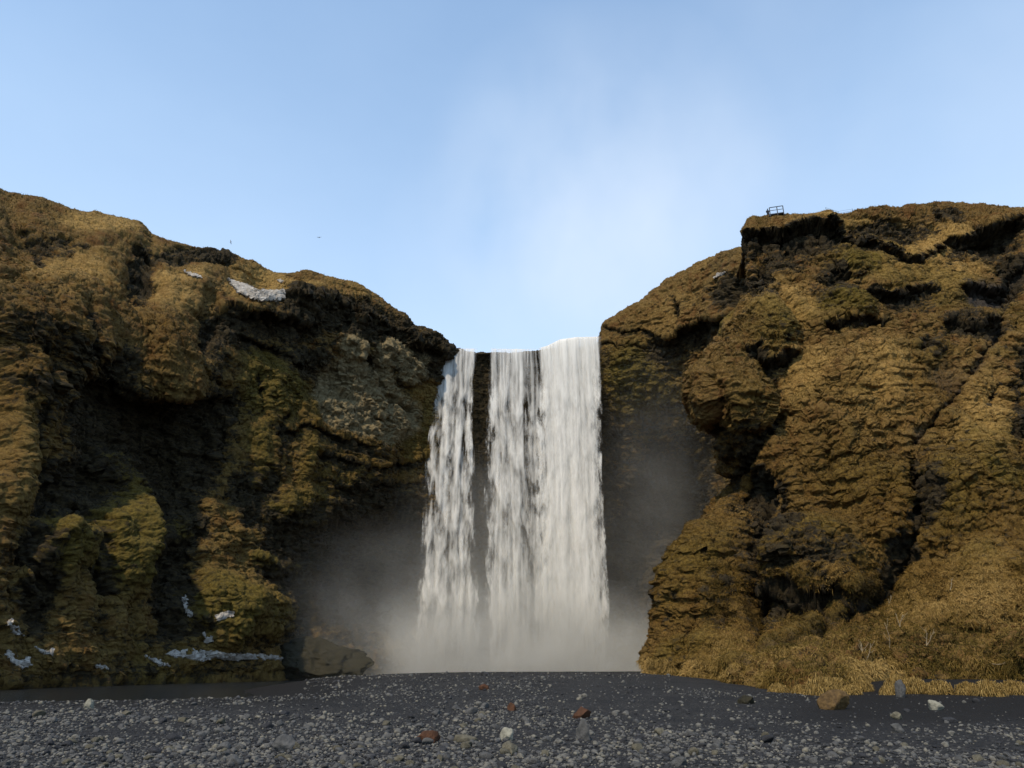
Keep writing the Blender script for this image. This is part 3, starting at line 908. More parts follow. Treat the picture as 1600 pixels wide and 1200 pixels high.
def tussock(px, py, wpx, hpx, label, Yd=None):
    if Yd is None: x, y, z = gpoint(px, py)
    else: x, y, z = W(px, py, Yd)
    k = y * cp / F * 1.03
    w, h = wpx * k, hpx * k
    n = 1500
    u = rng.normal(size=(n, 3)); u[:, 2] = np.abs(u[:, 2]) * .9 + .05; u /= np.linalg.norm(u, axis=1, keepdims=True)
    base_ = u * np.array([w * .42, w * .30, h * .62]) * (.82 + .18 * rng.random((n, 1)))
    lump = 1 + .6 * fbm(base_ + px, 1.1, 3, .5)
    base_ *= lump[:, None]
    ln_ = (.25 + .55 * rng.random(n)) * h
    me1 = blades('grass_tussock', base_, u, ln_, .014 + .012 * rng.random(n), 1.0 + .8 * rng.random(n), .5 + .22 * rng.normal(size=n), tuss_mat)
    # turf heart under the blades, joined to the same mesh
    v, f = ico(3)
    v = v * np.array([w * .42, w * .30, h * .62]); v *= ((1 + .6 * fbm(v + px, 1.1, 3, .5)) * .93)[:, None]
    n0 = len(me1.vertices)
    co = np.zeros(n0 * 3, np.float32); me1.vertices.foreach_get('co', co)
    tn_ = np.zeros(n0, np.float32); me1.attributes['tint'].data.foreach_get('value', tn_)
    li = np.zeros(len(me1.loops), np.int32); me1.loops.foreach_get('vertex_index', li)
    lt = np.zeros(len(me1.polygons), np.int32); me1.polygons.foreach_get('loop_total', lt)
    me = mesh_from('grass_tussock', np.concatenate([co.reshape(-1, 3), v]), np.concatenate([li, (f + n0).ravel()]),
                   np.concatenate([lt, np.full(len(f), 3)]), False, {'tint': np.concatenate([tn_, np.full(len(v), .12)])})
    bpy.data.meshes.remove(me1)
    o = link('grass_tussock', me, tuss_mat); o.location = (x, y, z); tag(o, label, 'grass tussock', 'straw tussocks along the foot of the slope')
    return o


for px, py, wpx, hpx, lb in [
    (1198, 1072, 46, 20, 'low straw tussock at the left end of the tussock row'),
    (1238, 1076, 44, 18, 'flat straw tussock second from the left of the row'),
    (1252, 1084, 26, 16, 'small ragged straw tussock in front of the left row'),
    (1280, 1086, 42, 30, 'tall bushy straw tussock left of the earthy brown boulder'),
    (1322, 1076, 52, 26, 'broad straw tussock above the earthy brown boulder'),
    (1328, 1086, 34, 14, 'small straw tussock just behind the earthy brown boulder'),
    (1216, 1082, 30, 14, 'low straw tussock behind the small ragged one in the left row'),
    (1300, 1082, 34, 24, 'straw tussock squeezed between the tall bushy one and the earthy boulder'),
    (1348, 1080, 26, 20, 'last straw tussock of the left row beside bare dark soil'),
    (1388, 1086, 22, 14, 'small low straw tussock left of the standing grey rock'),
    (1405, 1082, 30, 26, 'upright straw tussock behind the standing grey rock'),
    (1432, 1084, 40, 24, 'rounded straw tussock right of the standing grey rock'),
    (1470, 1085, 44, 24, 'wide straw tussock in the middle of the right hand row'),
    (1514, 1086, 28, 20, 'short dark straw tussock after the gap in the right hand row'),
    (1547, 1088, 38, 28, 'tall straw tussock with pale tips near the right edge'),
    (1590, 1086, 46, 24, 'straw tussock cut by the right edge of the view'),
]:
    tussock(px, py, wpx, hpx, lb)

wood_m, t, b = mat('bleached_wood')
t.l.new(t.mix(t.remap(t.noise(t.scale(obj_coord(t), (6, 6, 1)), 4, 4), .35, .65), (.13, .098, .058), (.32, .255, .16)), b.inputs['Base Color'])


def tubes(paths, sides=6):
    VV, FF, off = [], [], 0
    for pts, r0, r1 in paths:
        pts = np.array(pts, float); K = len(pts)
        tg = np.gradient(pts, axis=0); tg /= np.linalg.norm(tg, axis=1, keepdims=True) + 1e-9
        s = np.cross(tg, [.3, .9, .1]); s /= np.linalg.norm(s, axis=1, keepdims=True) + 1e-9
        q = np.cross(tg, s); rr = np.linspace(r0, r1, K)[:, None, None]
        an = np.linspace(0, 2 * math.pi, sides, endpoint=False)
        ring = pts[:, None] + rr * (s[:, None] * np.cos(an)[None, :, None] + q[:, None] * np.sin(an)[None, :, None])
        VV.append(ring.reshape(-1, 3))
        i = np.arange(K - 1)[:, None] * sides; j = np.arange(sides)[None]; j2 = (j + 1) % sides
        FF.append((np.stack([i + j, i + j2, i + sides + j2, i + sides + j], -1) + off).reshape(-1, 4)); off += K * sides
        # end caps as quads fans
        for e0 in (off - sides, off - K * sides):
            FF.append(np.array([[e0, e0 + 1, e0 + 2, e0 + 3], [e0, e0 + 3, e0 + 4, e0 + 5]]) if sides == 6 else np.zeros((0, 4), int))
    FF = np.concatenate(FF)
    return np.concatenate(VV), FF


def on_hill(px, py):
    d = (hill['px'] - px) ** 2 + (hill['py'] - py) ** 2 + (hill['P'][..., 1] > 100) * 1e6
    k = np.unravel_index(np.argmin(d), d.shape)
    return hill['P'][k], hill['n'][k]


def on_cliff(px, py):
    d = (cliff['px'] - px) ** 2 + (cliff['py'] - py) ** 2
    k = np.unravel_index(np.argmin(d), d.shape)
    return cliff['P'][k], cliff['n'][k]


def dead_shrub(px, py, h, stems, lean, label):
    p, n = on_hill(px, py)
    paths = []
    for s in range(stems):
        a = np.array([0., 0., -.1]); dirn = np.array([lean + rng.normal() * .3, -.15 + rng.normal() * .2, 1.]); pts = [a]
        for q in range(5):
            dirn = dirn + rng.normal(size=3) * .16; pts.append(pts[-1] + dirn / np.linalg.norm(dirn) * h / 5)
        paths.append((pts, .034, .012))
        for q in range(3):
            st = pts[2 + q]; d2 = dirn + rng.normal(size=3) * .8
            paths.append(([st, st + d2 * h * .1, st + d2 * h * .17 + [0, 0, h * .06]], .02, .008))
    v, f = tubes(paths)
    o = link('dead_shrub', mesh_from('dead_shrub', v, f.ravel(), np.full(len(f), 4), True), wood_m)
    o.location = p + n * .25
    tag(o, label, 'shrub', 'bare pale shrubs on the foot slope')


dead_shrub(1345, 1032, 1.5, 3, 0, 'bare forked shrub low on the slope, leftmost of the pale stems')
dead_shrub(1396, 1022, 2.1, 1, -.35, 'tall single pale stem leaning left on the grassy foot slope')
dead_shrub(1448, 1012, 1.2, 2, -.1, 'short pale twin stems right of the tall leaning one')
dead_shrub(1412, 978, 1.0, 2, .3, 'small pale twigs above the twin stems by a dark hollow')
dead_shrub(1390, 950, 1.0, 1, 0, 'short upright pale stem where the slope path ends')
dead_shrub(1486, 925, 1.0, 1, .05, 'thin pale stem standing highest on the foot slope')

p, n = on_hill(1584, 1020)
v, f = tubes([([(-.75, 0, -.35), (-.25, 0, -.08), (.3, 0, .25), (.85, 0, .55)], .07, .05), ([(-.2, 0, -.05), (-.5, -.1, .12), (-.6, -.1, .3)], .03, .015),
              ([(-.75, 0, -.35), (-1.2, 0, -.4), (-1.6, -.1, -.35)], .04, .02)])
o = link('driftwood', mesh_from('driftwood', v, f.ravel(), np.full(len(f), 4), True), wood_m); o.location = p + n * .35
tag(o, 'bleached fallen branch lying on the grass at the right edge', 'driftwood')

# ================================================================== SNOW PATCHES
snow_m, t, b = mat('old_snow')
t.l.new(t.mix(t.remap(t.noise(obj_coord(t), 1.4, 5, .65), .35, .68), (.20, .175, .145), (.47, .43, .375)), b.inputs['Base Color'])
bump(t, b, t.noise(obj_coord(t), 3, 4), .1, .5)


def snow(outline, label, sheet, thick=.25, ragged=6, fill=1.0):
    """a slab of old snow: the part of the slope inside a ragged outline, raised and given an underside"""
    pxs = np.array([q[0] for q in outline], float); pys = np.array([q[1] for q in outline], float)
    P, SX, SY, N = sheet['P'], sheet['px'], sheet['py'], sheet['n']
    pad = 10
    mk = (SX > pxs.min() - pad) & (SX < pxs.max() + pad) & (SY > pys.min() - pad) & (SY < pys.max() + pad) & (P[..., 1] < 128)
    ii, jj = np.where(mk)
    i0, i1, j0, j1 = ii.min(), ii.max() + 1, jj.min(), jj.max() + 1
    SX, SY, P, N = SX[i0:i1, j0:j1], SY[i0:i1, j0:j1], P[i0:i1, j0:j1], N[i0:i1, j0:j1]
    wx = fbm(P, .9, 3, off=71.) * ragged; wy = fbm(P, .9, 3, off=77.) * ragged * .7
    x, y = SX + wx, SY + wy
    ins = np.zeros(x.shape, bool); n_ = len(pxs)
    for k in range(n_):
        xa, ya, xb, yb = pxs[k], pys[k], pxs[(k + 1) % n_], pys[(k + 1) % n_]
        ins ^= ((ya > y) != (yb > y)) & (x < (xb - xa) * (y - ya) / (yb - ya + 1e-9) + xa)
    if fill < 1: ins &= fbm(P, .8, 3, off=81.) > (.5 - fill) * .8
    # smooth the surface under the snow
    S = P.copy()
    for _ in range(24):
        S[1:-1, 1:-1] = (S[1:-1, 1:-1] * 2 + S[:-2, 1:-1] + S[2:, 1:-1] + S[1:-1, :-2] + S[1:-1, 2:]) / 6
    S = np.where((((S - P) * N).sum(-1) > 0)[..., None], S, P)
    topv = S + N * thick; botv = P - N * .3
    q = ins[:-1, :-1] & ins[1:, :-1] & ins[1:, 1:] & ins[:-1, 1:]
    if q.sum() < 3: print('snow too small', label, q.sum()); return
    nu, nv = x.shape
    idx = np.arange(nu * nv).reshape(nu, nv)
    quads = np.stack([idx[:-1, :-1], idx[1:, :-1], idx[1:, 1:], idx[:-1, 1:]], -1)[q]
    low = quads[:, ::-1] + nu * nv
    faces = [quads, low]
    es = {}
    for a in quads:
        for r in range(4):
            e = (a[r], a[(r + 1) % 4])
            if (e[1], e[0]) in es: del es[(e[1], e[0])]
            else: es[e] = 1
    side = np.array([[a, a + nu * nv, b_ + nu * nv, b_] for (a, b_) in es])
    faces = np.concatenate(faces + [side])
    vv = np.concatenate([topv.reshape(-1, 3), botv.reshape(-1, 3)])
    used, inv = np.unique(faces, return_inverse=True)
    vv = vv[used]; o0 = vv.mean(0)
    me = mesh_from('snow_patch', vv - o0, inv.reshape(faces.shape).ravel(), np.full(len(faces), 4), False)
    o = link('snow_patch', me, snow_m); o.location = o0
    tag(o, label, 'snow patch', 'old snow patches on the cliffs')


snow([(351, 434), (365, 440), (385, 447), (402, 455), (425, 455), (448, 454), (442, 462), (446, 466), (432, 470), (408, 471), (390, 466), (372, 459), (362, 448)],
     'largest snow patch, a dirty white crescent high on the left cliff', cliff, .4, 3)
snow([(432, 438), (440, 437), (444, 441), (438, 443)], 'tiny white snow patch just above the big crescent', cliff, .25, 1)
snow([(284, 422), (312, 428), (320, 437), (300, 435)], 'dull small snow patch left of the big crescent', cliff, .2, 4)
snow([(1112, 436), (1122, 427), (1134, 423), (1132, 430), (1118, 436)], 'small snow patch on the slope right of the falls', cliff, .25, 2)
snow([(282, 930), (292, 928), (292, 945), (304, 960), (298, 968), (286, 948)], 'thin snow streak topmost above the foot of the left cliff', cliff, .1, 5, .8)
snow([(335, 962), (355, 954), (368, 955), (364, 966), (340, 972)], 'small snow scrap right of the thin streak, above the pool bank', cliff, .1, 5, .72)
snow([(306, 985), (322, 968), (338, 975), (334, 1000), (312, 1004)], 'lacy broken snow patch above the long snow bank', cliff, .22, 8, .62)
snow([(255, 1020), (290, 1011), (330, 1017), (380, 1021), (425, 1023), (448, 1030), (400, 1032), (335, 1030), (305, 1034), (278, 1029)],
     'long grey snow bank lying along the foot of the left cliff', cliff, .12, 5, .93)
snow([(222, 1024), (245, 1030), (268, 1040), (250, 1040)], 'thin snow strip just left of the long snow bank', cliff, .2, 4)
snow([(8, 968), (20, 972), (36, 984), (38, 996), (20, 990)], 'upper snow scrap at the far left of the cliff foot', cliff, .1, 5, .72)
snow([(0, 1010), (16, 1014), (30, 1030), (46, 1030), (50, 1040), (28, 1044), (10, 1026), (0, 1020)], 'hooked snow streak lowest at the far left', cliff, .1, 4, .72)
snow([(50, 1008), (62, 1014), (80, 1014), (84, 1022), (66, 1022)], 'small snow scrap right of the hooked streak', cliff, .1, 4, .72)
snow([(138, 1036), (156, 1040), (172, 1046), (160, 1046)], 'faint snow sliver near the waterline on the left', cliff, .2, 3)

# ================================================================== WATERFALL
water_m, t, b = mat('falling_water')
b.inputs['Base Color'].default_value = (.88, .86, .81, 1); b.inputs['Roughness'].default_value = .7
at = t.new('ShaderNodeAttribute', attribute_name='water_cover')
tr = t.new('ShaderNodeBsdfTransparent'); tl = t.new('ShaderNodeBsdfTranslucent'); tl.inputs[0].default_value = (.88, .86, .81, 1)
mx = t.new('ShaderNodeMixShader'); mx.inputs[0].default_value = .3
t.l.new(b.outputs[0], mx.inputs[1]); t.l.new(tl.outputs[0], mx.inputs[2])
mx2 = t.new('ShaderNodeMixShader'); t.l.new(at.outputs['Fac'], mx2.inputs[0])
t.l.new(tr.outputs[0], mx2.inputs[1]); t.l.new(mx.outputs[0], mx2.inputs[2])
t.l.new(mx2.outputs[0], t.n['Material Output'].inputs[0])

fall = empty('waterfall', W(815, 1050, 131))
tag(fall, 'tall white waterfall plunging in three curtains between the two mossy cliffs', 'waterfall')


def comets(U, T, seed, cw, cl):
    """falling tongues: dense pointed heads at the bottom of each tongue, trailing up"""
    Q = np.stack([U, T, 0 * U], -1)
    ww = fbm(Q, (.35 / cw, .5 / cl, 1), 3, .5, off=seed) * cw * 1.1
    u = (U + ww) / cw
    cI = np.floor(u).astype(np.int32); fr = u - cI
    ph = TAB[((cI * 131 + seed * 17) % (TN ** 3))]; ph2 = TAB[((cI * 57 + seed * 29 + 999) % (TN ** 3))]
    q = np.abs(fr - .5) * 2
    tt = (T * (1 + .25 * ph2) + ph * cl * 3 + cl * .45 * q ** 1.3 + fbm(Q, (1.1 / cw, 2.2 / cl, 1), 4, .6, off=seed + 5.) * cl * .30) / cl
    f = tt - np.floor(tt)
    return np.clip(f, 0, 1) ** 1.7 * sm(1., .35, q) * sm(1., .72, f)


def curtain(name, left, right, top, ns, nt, layers, base_a, streak, comet, relief, seed, label=None, thin=0.):
    VV, FF, DD, off = [], [], [], 0
    for ly in range(layers):
        py = np.linspace(0, 1, nt) ** 1.15
        s = np.linspace(0, 1, ns)
        topy = np.interp(s, [q[0] for q in top], [q[1] for q in top])
        PYV = topy[:, None] + (1066 - topy)[:, None] * py[None, :]
        lx = np.interp(PYV, [q[1] for q in left], [q[0] for q in left]); rx = np.interp(PYV, [q[1] for q in right], [q[0] for q in right])
        pxv = lx + (rx - lx) * s[:, None]
        Yd = 134.6 - 4.6 * np.sqrt(py)[None, :] ** 1.3 - .8 * ly + 0 * pxv
        a, bb = (pxv - 800) / F, (600 - PYV) / F
        tt = Yd / (cp - sp * bb)
        P = np.stack([a * tt, Yd, CH + (sp + cp * bb) * tt], -1)
        U = P[..., 0]; T = P[:, :1, 2] - P[..., 2]
        Q = np.stack([U, T, np.full_like(U, ly * 7.)], -1)
        sway = fbm(Q, (.3, .10, 1), 3, .5, off=seed + 9.)
        Q[..., 0] += sway * .5
        fine = fbm(Q, (2.1, .07, 1), 4, .64, off=seed + 1. + ly)
        mid = fbm(Q, (.8, .035, 1), 3, .55, off=seed + 2. + ly)
        wisp = fbm(Q, (1.5, .45, 1), 5, .68, off=seed + 13. + ly)
        c1 = comets(Q[..., 0], T, seed + ly * 3, 2.6, 11.); c2 = comets(Q[..., 0], T, seed + 40 + ly * 3, 1.0, 4.); c3 = comets(Q[..., 0], T, seed + 80 + ly, 3.6, 15.)
        cc = 1 - (1 - c1) * (1 - c2 * .45) * (1 - c3 * .9)
        grow = sm(1, 16, T)
        fall_a = base_a - thin * sm(.42, .78, s)[:, None] * (1 - .5 * sm(.85, 1., s)[:, None]) + streak * (fine * (1.1 - .5 * grow) + mid * .9) + comet * grow * ((cc - .45) * 1.25 + wisp * .42) + .25 * wisp * streak
        jit = .06 * fine + .16 * (wisp + cc - .4) * grow
        edge = sm(0, .16, s[:, None] + jit) * sm(0, .16, 1 - s[:, None] + jit)
        dens = np.clip(fall_a, 0, 1) * edge
        dens *= (1 - .55 * sm(.72, .97, py))[None, :]
        P[..., 1] -= relief * (cc * grow * .55 + wisp * grow * .25 + fine * .12 + mid * .4)
        P[..., 0] += sway * .4 * grow
        P[..., 1] += 1.4 * np.exp(-T / .35)                       # the sheet bends back over the lip
        VV.append(P.reshape(-1, 3)); FF.append(grid_faces(ns, nt) + off); off += ns * nt; DD.append(dens.ravel())
    FF = np.concatenate(FF)
    me = mesh_from(name, np.concatenate(VV) - np.array(fall.location), FF.ravel(), np.full(len(FF), 4), True, {'water_cover': np.concatenate(DD)})
    o = link(name, me, water_m, fall)
    if label: o['label'] = label
    return o


curtain('water_curtain', [(696, 540), (688, 570), (677, 620), (668, 680), (662, 760), (656, 850), (650, 920), (640, 1066)],
        [(747, 540), (741, 600), (739, 680), (740, 760), (744, 850), (756, 1066)], [(0, 541), (1, 541)], 170, 760, 2, .47, .7, .9, .42, 3, 'narrow ragged left curtain of water')
curtain('water_curtain', [(764, 540), (762, 600), (758, 680), (757, 800), (760, 1066)],
        [(862, 538), (858, 600), (856, 700), (858, 1066)], [(0, 541), (.6, 542), (.85, 540), (1, 536)], 250, 760, 2, .50, .72, .68, .38, 5, 'streaked middle curtain of water', .26)
curtain('water_curtain', [(838, 520), (840, 560), (840, 640), (836, 720), (838, 850), (832, 1066)],
        [(941, 520), (941, 600), (940, 700), (945, 850), (957, 1066)], [(0, 541), (.15, 537), (.35, 527), (.6, 523), (1, 522)], 260, 760, 3, .66, .55, .36, .25, 8, 'wide dense right curtain of water')
print('falls', time.time() - T0)

# ---------------------------------------------------------------- spray mist over the plunge pool
def box_mesh(name, lo, hi):
    x0, y0, z0 = lo; x1, y1, z1 = hi
    v = [(x0, y0, z0), (x1, y0, z0), (x1, y1, z0), (x0, y1, z0), (x0, y0, z1), (x1, y0, z1), (x1, y1, z1), (x0, y1, z1)]
    f = [(0, 3, 2, 1), (4, 5, 6, 7), (0, 1, 5, 4), (1, 2, 6, 5), (2, 3, 7, 6), (3, 0, 4, 7)]
    return mesh_from(name, np.array(v, float), np.array(f).ravel(), np.full(6, 4), False)


mm = bpy.data.materials.new('spray_mist'); mm.use_nodes = True
t = NT(mm.node_tree); t.n.clear()
out = t.new('ShaderNodeOutputMaterial'); vol = t.new('ShaderNodeVolumePrincipled')
vol.inputs['Color'].default_value = (.97, .96, .90, 1); vol.inputs['Anisotropy'].default_value = .0
c = obj_coord(t)
total = None
for ctr, rad, amp in [((2, 124, -2), (36, 15, 20), .16), ((-20, 116, -2), (38, 22, 28), .030), ((26, 126, 12), (17, 13, 50), .016), ((-2, 127, 2), (29, 13, 42), .036)]:
    mp = t.new('ShaderNodeMapping'); t.l.new(c, mp.inputs[0])
    mp.inputs['Location'].default_value = tuple(-a / r_ for a, r_ in zip(ctr, rad)); mp.inputs['Scale'].default_value = tuple(1 / r_ for r_ in rad)
    ln_ = t.new('ShaderNodeVectorMath', operation='DOT_PRODUCT'); t.l.new(mp.outputs[0], ln_.inputs[0]); t.l.new(mp.outputs[0], ln_.inputs[1])
    f_ = t.math('SUBTRACT', 1., ln_.outputs['Value'], True); f_ = t.math('MULTIPLY', t.math('MULTIPLY', f_, f_), amp)
    total = f_ if total is None else t.math('ADD', total, f_)
nz_ = t.remap(t.noise(c, .11, 3, .55), .36, .66, .35, 1.45)
t.l.new(t.math('MULTIPLY', total, nz_), vol.inputs['Density']); t.l.new(vol.outputs[0], out.inputs['Volume'])
o = link('mist', box_mesh('mist', (-58, 93, -1.5), (44, 140, 64)), mm)
tag(o, 'grey spray mist drifting over the plunge pool', 'mist', kind='stuff')

# ================================================================== VIEWING PLATFORM, FENCE, PERSON, BIRDS
steel, t, b = mat('grey_steel'); b.inputs['Base Color'].default_value = (.06, .065, .075, 1); b.inputs['Roughness'].default_value = .5; b.inputs['Metallic'].default_value = .6
dark_cloth, t, b = mat('dark_jacket')
t.l.new(t.mix(t.noise(obj_coord(t), 9, 3), (.012, .014, .02), (.03, .032, .042)), b.inputs['Base Color'])
skin, t, b = mat('skin'); b.inputs['Base Color'].default_value = (.45, .28, .2, 1)


def bar(p, q, r=.03): return ([p, [(a + c_) / 2 for a, c_ in zip(p, q)], q], r, r)


def tube_obj(name, paths, m_, parent):
    v, f = tubes(paths)
    return link(name, mesh_from(name, v, f.ravel(), np.full(len(f), 4), True), m_, parent)


# platform: stands on the rim; its base sits on the turf
def rim_point(px):
    mk = (np.abs(hill['px'] - px) < 2) & (hill['P'][..., 1] < 112) & (hill['P'][..., 1] > 80)
    k = np.argmin(np.where(mk, hill['py'], 1e9)); k = np.unravel_index(k, mk.shape)
    return hill['P'][k]


pp = rim_point(1217) + np.array([0, .4, .3])
pl = empty('viewing_platform', pp)
tag(pl, 'small steel viewing platform with railing on the cliff edge', 'viewing platform')
Wd, Dp = 2.0, 2.2
zf = lambda x: .12 + (x + 1) * .17                       # the deck rises to the right as in the photograph
for x in (-1., .1, 1.):
    tube_obj('railing_post', [bar((x, 0, zf(x) - .4), (x, 0, zf(x) + 1.08), .065)], steel, pl)
    tube_obj('railing_post', [bar((x, Dp, zf(x) - .4), (x, Dp, zf(x) + 1.08), .065)], steel, pl)
for y_ in (0, Dp):
    tube_obj('handrail', [bar((-1, y_, zf(-1) + 1.08), (1, y_, zf(1) + 1.08), .065)], steel, pl)
    tube_obj('rail', [bar((-1, y_, zf(-1) + .55), (1, y_, zf(1) + .55), .045)], steel, pl)
v = np.array([(-1.05, -.05, zf(-1.05)), (1.05, -.05, zf(1.05)), (1.05, Dp + .05, zf(1.05)), (-1.05, Dp + .05, zf(-1.05))])
v = np.concatenate([v - [0, 0, .14], v])
link('deck', mesh_from('deck', v, np.array([(0, 3, 2, 1), (4, 5, 6, 7), (0, 1, 5, 4), (1, 2, 6, 5), (2, 3, 7, 6), (3, 0, 4, 7)]).ravel(), np.full(6, 4), False), steel, pl)
st = []
for k in range(4):
    st.append(bar((1.05 + k * .22, .2, zf(1) - .1 - k * .2), (1.05 + k * .22, 1.1, zf(1) - .1 - k * .2), .09))
tube_obj('steps', st, steel, pl)

# wire fence on the brow right of the platform
fb = [rim_point(x) + np.array([0, .3, 0]) for x in (1292, 1312, 1332)]
fe = empty('wire_fence', fb[1]); tag(fe, 'thin wire fence along the grassy brow right of the platform', 'fence')
for q in fb: tube_obj('post', [bar(tuple(q - fb[1] - [0, 0, .9]), tuple(q - fb[1] + [0, 0, .55]), .03)], steel, fe)
for h in (.2, .5): tube_obj('wire', [([tuple(q - fb[1] + [0, 0, h]) for q in fb], .015, .015)], steel, fe)


def skin_body(name, joints, edges, m_, parent=None, levels=2):
    me = bpy.data.meshes.new(name)
    me.from_pydata([j[0] for j in joints], edges, [])
    o = link(name, me, m_, parent)
    sk = o.modifiers.new('skin', 'SKIN'); sk.use_smooth_shade = True
    for v_, j in zip(me.skin_vertices[0].data, joints):
        v_.radius = j[1] if isinstance(j[1], tuple) else (j[1], j[1])
    me.skin_vertices[0].data[0].use_root = True
    ss = o.modifiers.new('subd', 'SUBSURF'); ss.levels = levels; ss.render_levels = levels
    bpy.context.view_layer.update()
    dg = bpy.context.evaluated_depsgraph_get()
    me2 = bpy.data.meshes.new_from_object(o.evaluated_get(dg))
    o.modifiers.clear(); o.data = me2; me2.name = name
    if not me2.materials: me2.materials.append(m_)
    return o


# person standing on the lower ground left of the platform, seen from the waist up
pz = rim_point(1200) + np.array([0, .3, 1.15])
pe = empty('person', (pz[0], pz[1], pz[2] - 1.66)); tag(pe, 'person in dark clothing standing at the cliff edge left of the platform', 'person')
J = [((0, 0, .92), (.15, .11)), ((0, 0, 1.12), (.15, .11)), ((0, 0, 1.36), (.19, .12)), ((0, 0, 1.47), (.07, .07)), ((0, -.01, 1.54), (.06, .06)), ((0, -.02, 1.64), (.085, .10)), ((0, -.02, 1.75), (.06, .07)),
     ((.19, 0, 1.38), .07), ((.26, -.02, 1.12), .055), ((.22, -.16, .92), .042), ((.2, -.22, .85), .03),
     ((-.19, 0, 1.38), .07), ((-.26, -.02, 1.12), .055), ((-.22, -.16, .92), .042), ((-.2, -.22, .85), .03),
     ((.1, 0, .84), .10), ((.11, -.01, .48), .075), ((.11, .01, .1), .055), ((.12, -.14, .05), .04),
     ((-.1, 0, .84), .10), ((-.11, -.01, .48), .075), ((-.11, .01, .1), .055), ((-.12, -.14, .05), .04)]
E = [(0, 1), (1, 2), (2, 3), (3, 4), (4, 5), (5, 6), (2, 7), (7, 8), (8, 9), (9, 10), (2, 11), (11, 12), (12, 13), (13, 14), (0, 15), (15, 16), (16, 17), (17, 18), (0, 19), (19, 20), (20, 21), (21, 22)]
skin_body('body', J, E, dark_cloth, pe)

bird_m, t, b = mat('gull_feathers'); b.inputs['Base Color'].default_value = (.22, .23, .26, 1)


def bird(px, py, Yd, span, flap, rz, bank, label):
    e = np.array(W(px, py, Yd))
    root = empty('bird', e, rz); root.rotation_euler = (0, bank, rz); tag(root, label, 'bird')
    s = span
    skin_body('body', [((0, -.24 * s, 0), .02 * s), ((0, -.17 * s, .01 * s), .045 * s), ((0, 0, 0), .065 * s), ((0, .15 * s, 0), .035 * s), ((0, .26 * s, 0), (.05 * s, .01 * s))],
              [(0, 1), (1, 2), (2, 3), (3, 4)], bird_m, root)
    for sg in (-1, 1):
        v = []
        for f_, ch, z in ((0.02, .17, 0), (.2, .16, .5), (.36, .11, .75), (.5, .02, 1.)):
            zz = z * flap * s; xx = sg * f_ * s * math.sqrt(max(.05, 1 - (flap * 1.6) ** 2 * .2))
            for dy, th in ((-ch * .5, .004), (ch * .5, .004)):
                v += [(xx, dy * s + f_ * .12 * s, zz + th * s), (xx, dy * s + f_ * .12 * s, zz - th * s)]
        fs = []
        for k in range(3):
            a = k * 4; c2 = a + 4
            fs += [(a, a + 2, c2 + 2, c2), (a + 1, c2 + 1, c2 + 3, a + 3), (a, c2, c2 + 1, a + 1), (a + 2, a + 3, c2 + 3, c2 + 2)]
        fs += [(12, 14, 15, 13)]
        link('wing', mesh_from('wing', np.array(v), np.array(fs).ravel(), np.full(len(fs), 4), False), bird_m, root)


bird(499, 371, 110, .85, .12, .5, -.3, 'grey gull gliding above the ridge nearer the falls')
bird(360.5, 378, 105, .85, .1, 1.1, 1.2, 'grey gull banking steeply on edge above the left ridge')

# ================================================================== SKY AND LIGHT
SUN_EL, SUN_AZ = R(51), R(210)          # azimuth clockwise from +Y: the sun stands behind the viewer, a little to the left
w = bpy.data.worlds.new('World'); scene.world = w; w.use_nodes = True
t = NT(w.node_tree); bg = t.n['Background']
sky = t.new('ShaderNodeTexSky', sky_type='NISHITA'); sky.sun_disc = False
sky.sun_elevation = SUN_EL; sky.sun_rotation = SUN_AZ; sky.air_density = 1.0; sky.dust_density = .6; sky.ozone_density = 1.4
gc_ = t.new('ShaderNodeTexCoord').outputs['Generated']
veil = t.noise(t.scale(gc_, (1.2, 1.2, 2.6)), 1.5, 5, .55)
sepz = t.new('ShaderNodeSeparateXYZ'); t.l.new(gc_, sepz.inputs[0])
low = t.remap(sepz.outputs[2], .35, .8, .88, .28)
vf = t.math('ADD', low, t.remap(veil, .38, .70, -.04, .05), True)
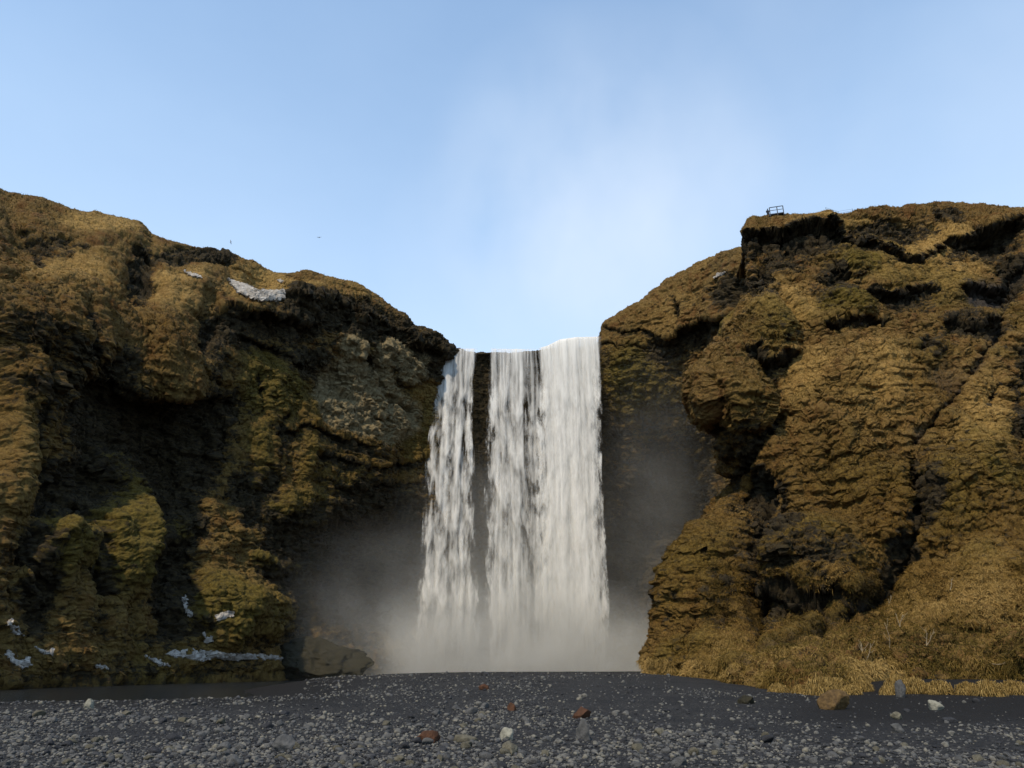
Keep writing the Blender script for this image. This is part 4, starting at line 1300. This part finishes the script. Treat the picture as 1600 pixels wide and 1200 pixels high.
colr = t.mix(vf, t.mix(1., sky.outputs[0], (1.02, 1.42, 1.58), 'MULTIPLY'), (4.35, 5.75, 7.6))
for ddir, w0, w1, st in ((W(935, 300, 100), .972, .9998, .46), (W(1460, 190, 100), .93, .9998, .18), (W(850, 400, 100), .975, .9998, .3)):
    dv_ = np.array(ddir) - [0, 0, CH]; dv_ /= np.linalg.norm(dv_)
    dt = t.new('ShaderNodeVectorMath', operation='DOT_PRODUCT'); t.l.new(gc_, dt.inputs[0]); dt.inputs[1].default_value = tuple(dv_)
    mp = t.new('ShaderNodeMapping'); t.l.new(gc_, mp.inputs[0]); mp.inputs['Rotation'].default_value = (0, R(40), 0); mp.inputs['Scale'].default_value = (2.6, 2.2, 1.7)
    wn = t.noise(mp.outputs[0], 1.7, 4, .5)
    fc = t.math('MULTIPLY', t.math('MULTIPLY', t.remap(dt.outputs['Value'], w0, w1), t.remap(wn, .30, .66)), st)
    colr = t.mix(fc, colr, (5.6, 6.3, 7.3))
t.l.new(colr, bg.inputs[0]); bg.inputs[1].default_value = .15

sd = bpy.data.lights.new('sun', 'SUN'); sd.energy = 3.6; sd.angle = R(1.5); sd.color = (1, .84, .63)
so = bpy.data.objects.new('sun', sd); COL.objects.link(so)
dx, dy, dz = math.sin(SUN_AZ) * math.cos(SUN_EL), math.cos(SUN_AZ) * math.cos(SUN_EL), math.sin(SUN_EL)
from mathutils import Vector
so.rotation_euler = Vector((dx, dy, dz)).to_track_quat('Z', 'Y').to_euler()
so.location = (dx * 200, dy * 200, dz * 200)

scene.view_settings.view_transform = 'Standard'; scene.view_settings.look = 'None'
scene.view_settings.exposure = 0; scene.view_settings.gamma = 1; scene.view_settings.use_curve_mapping = False
scene.cycles.max_bounces = 6; scene.cycles.diffuse_bounces = 3; scene.cycles.transparent_max_bounces = 12; scene.cycles.volume_bounces = 1
scene.cycles.volume_step_rate = 1.0; scene.cycles.volume_max_steps = 128
scene.cycles.use_denoising = True
print('done', time.time() - T0)
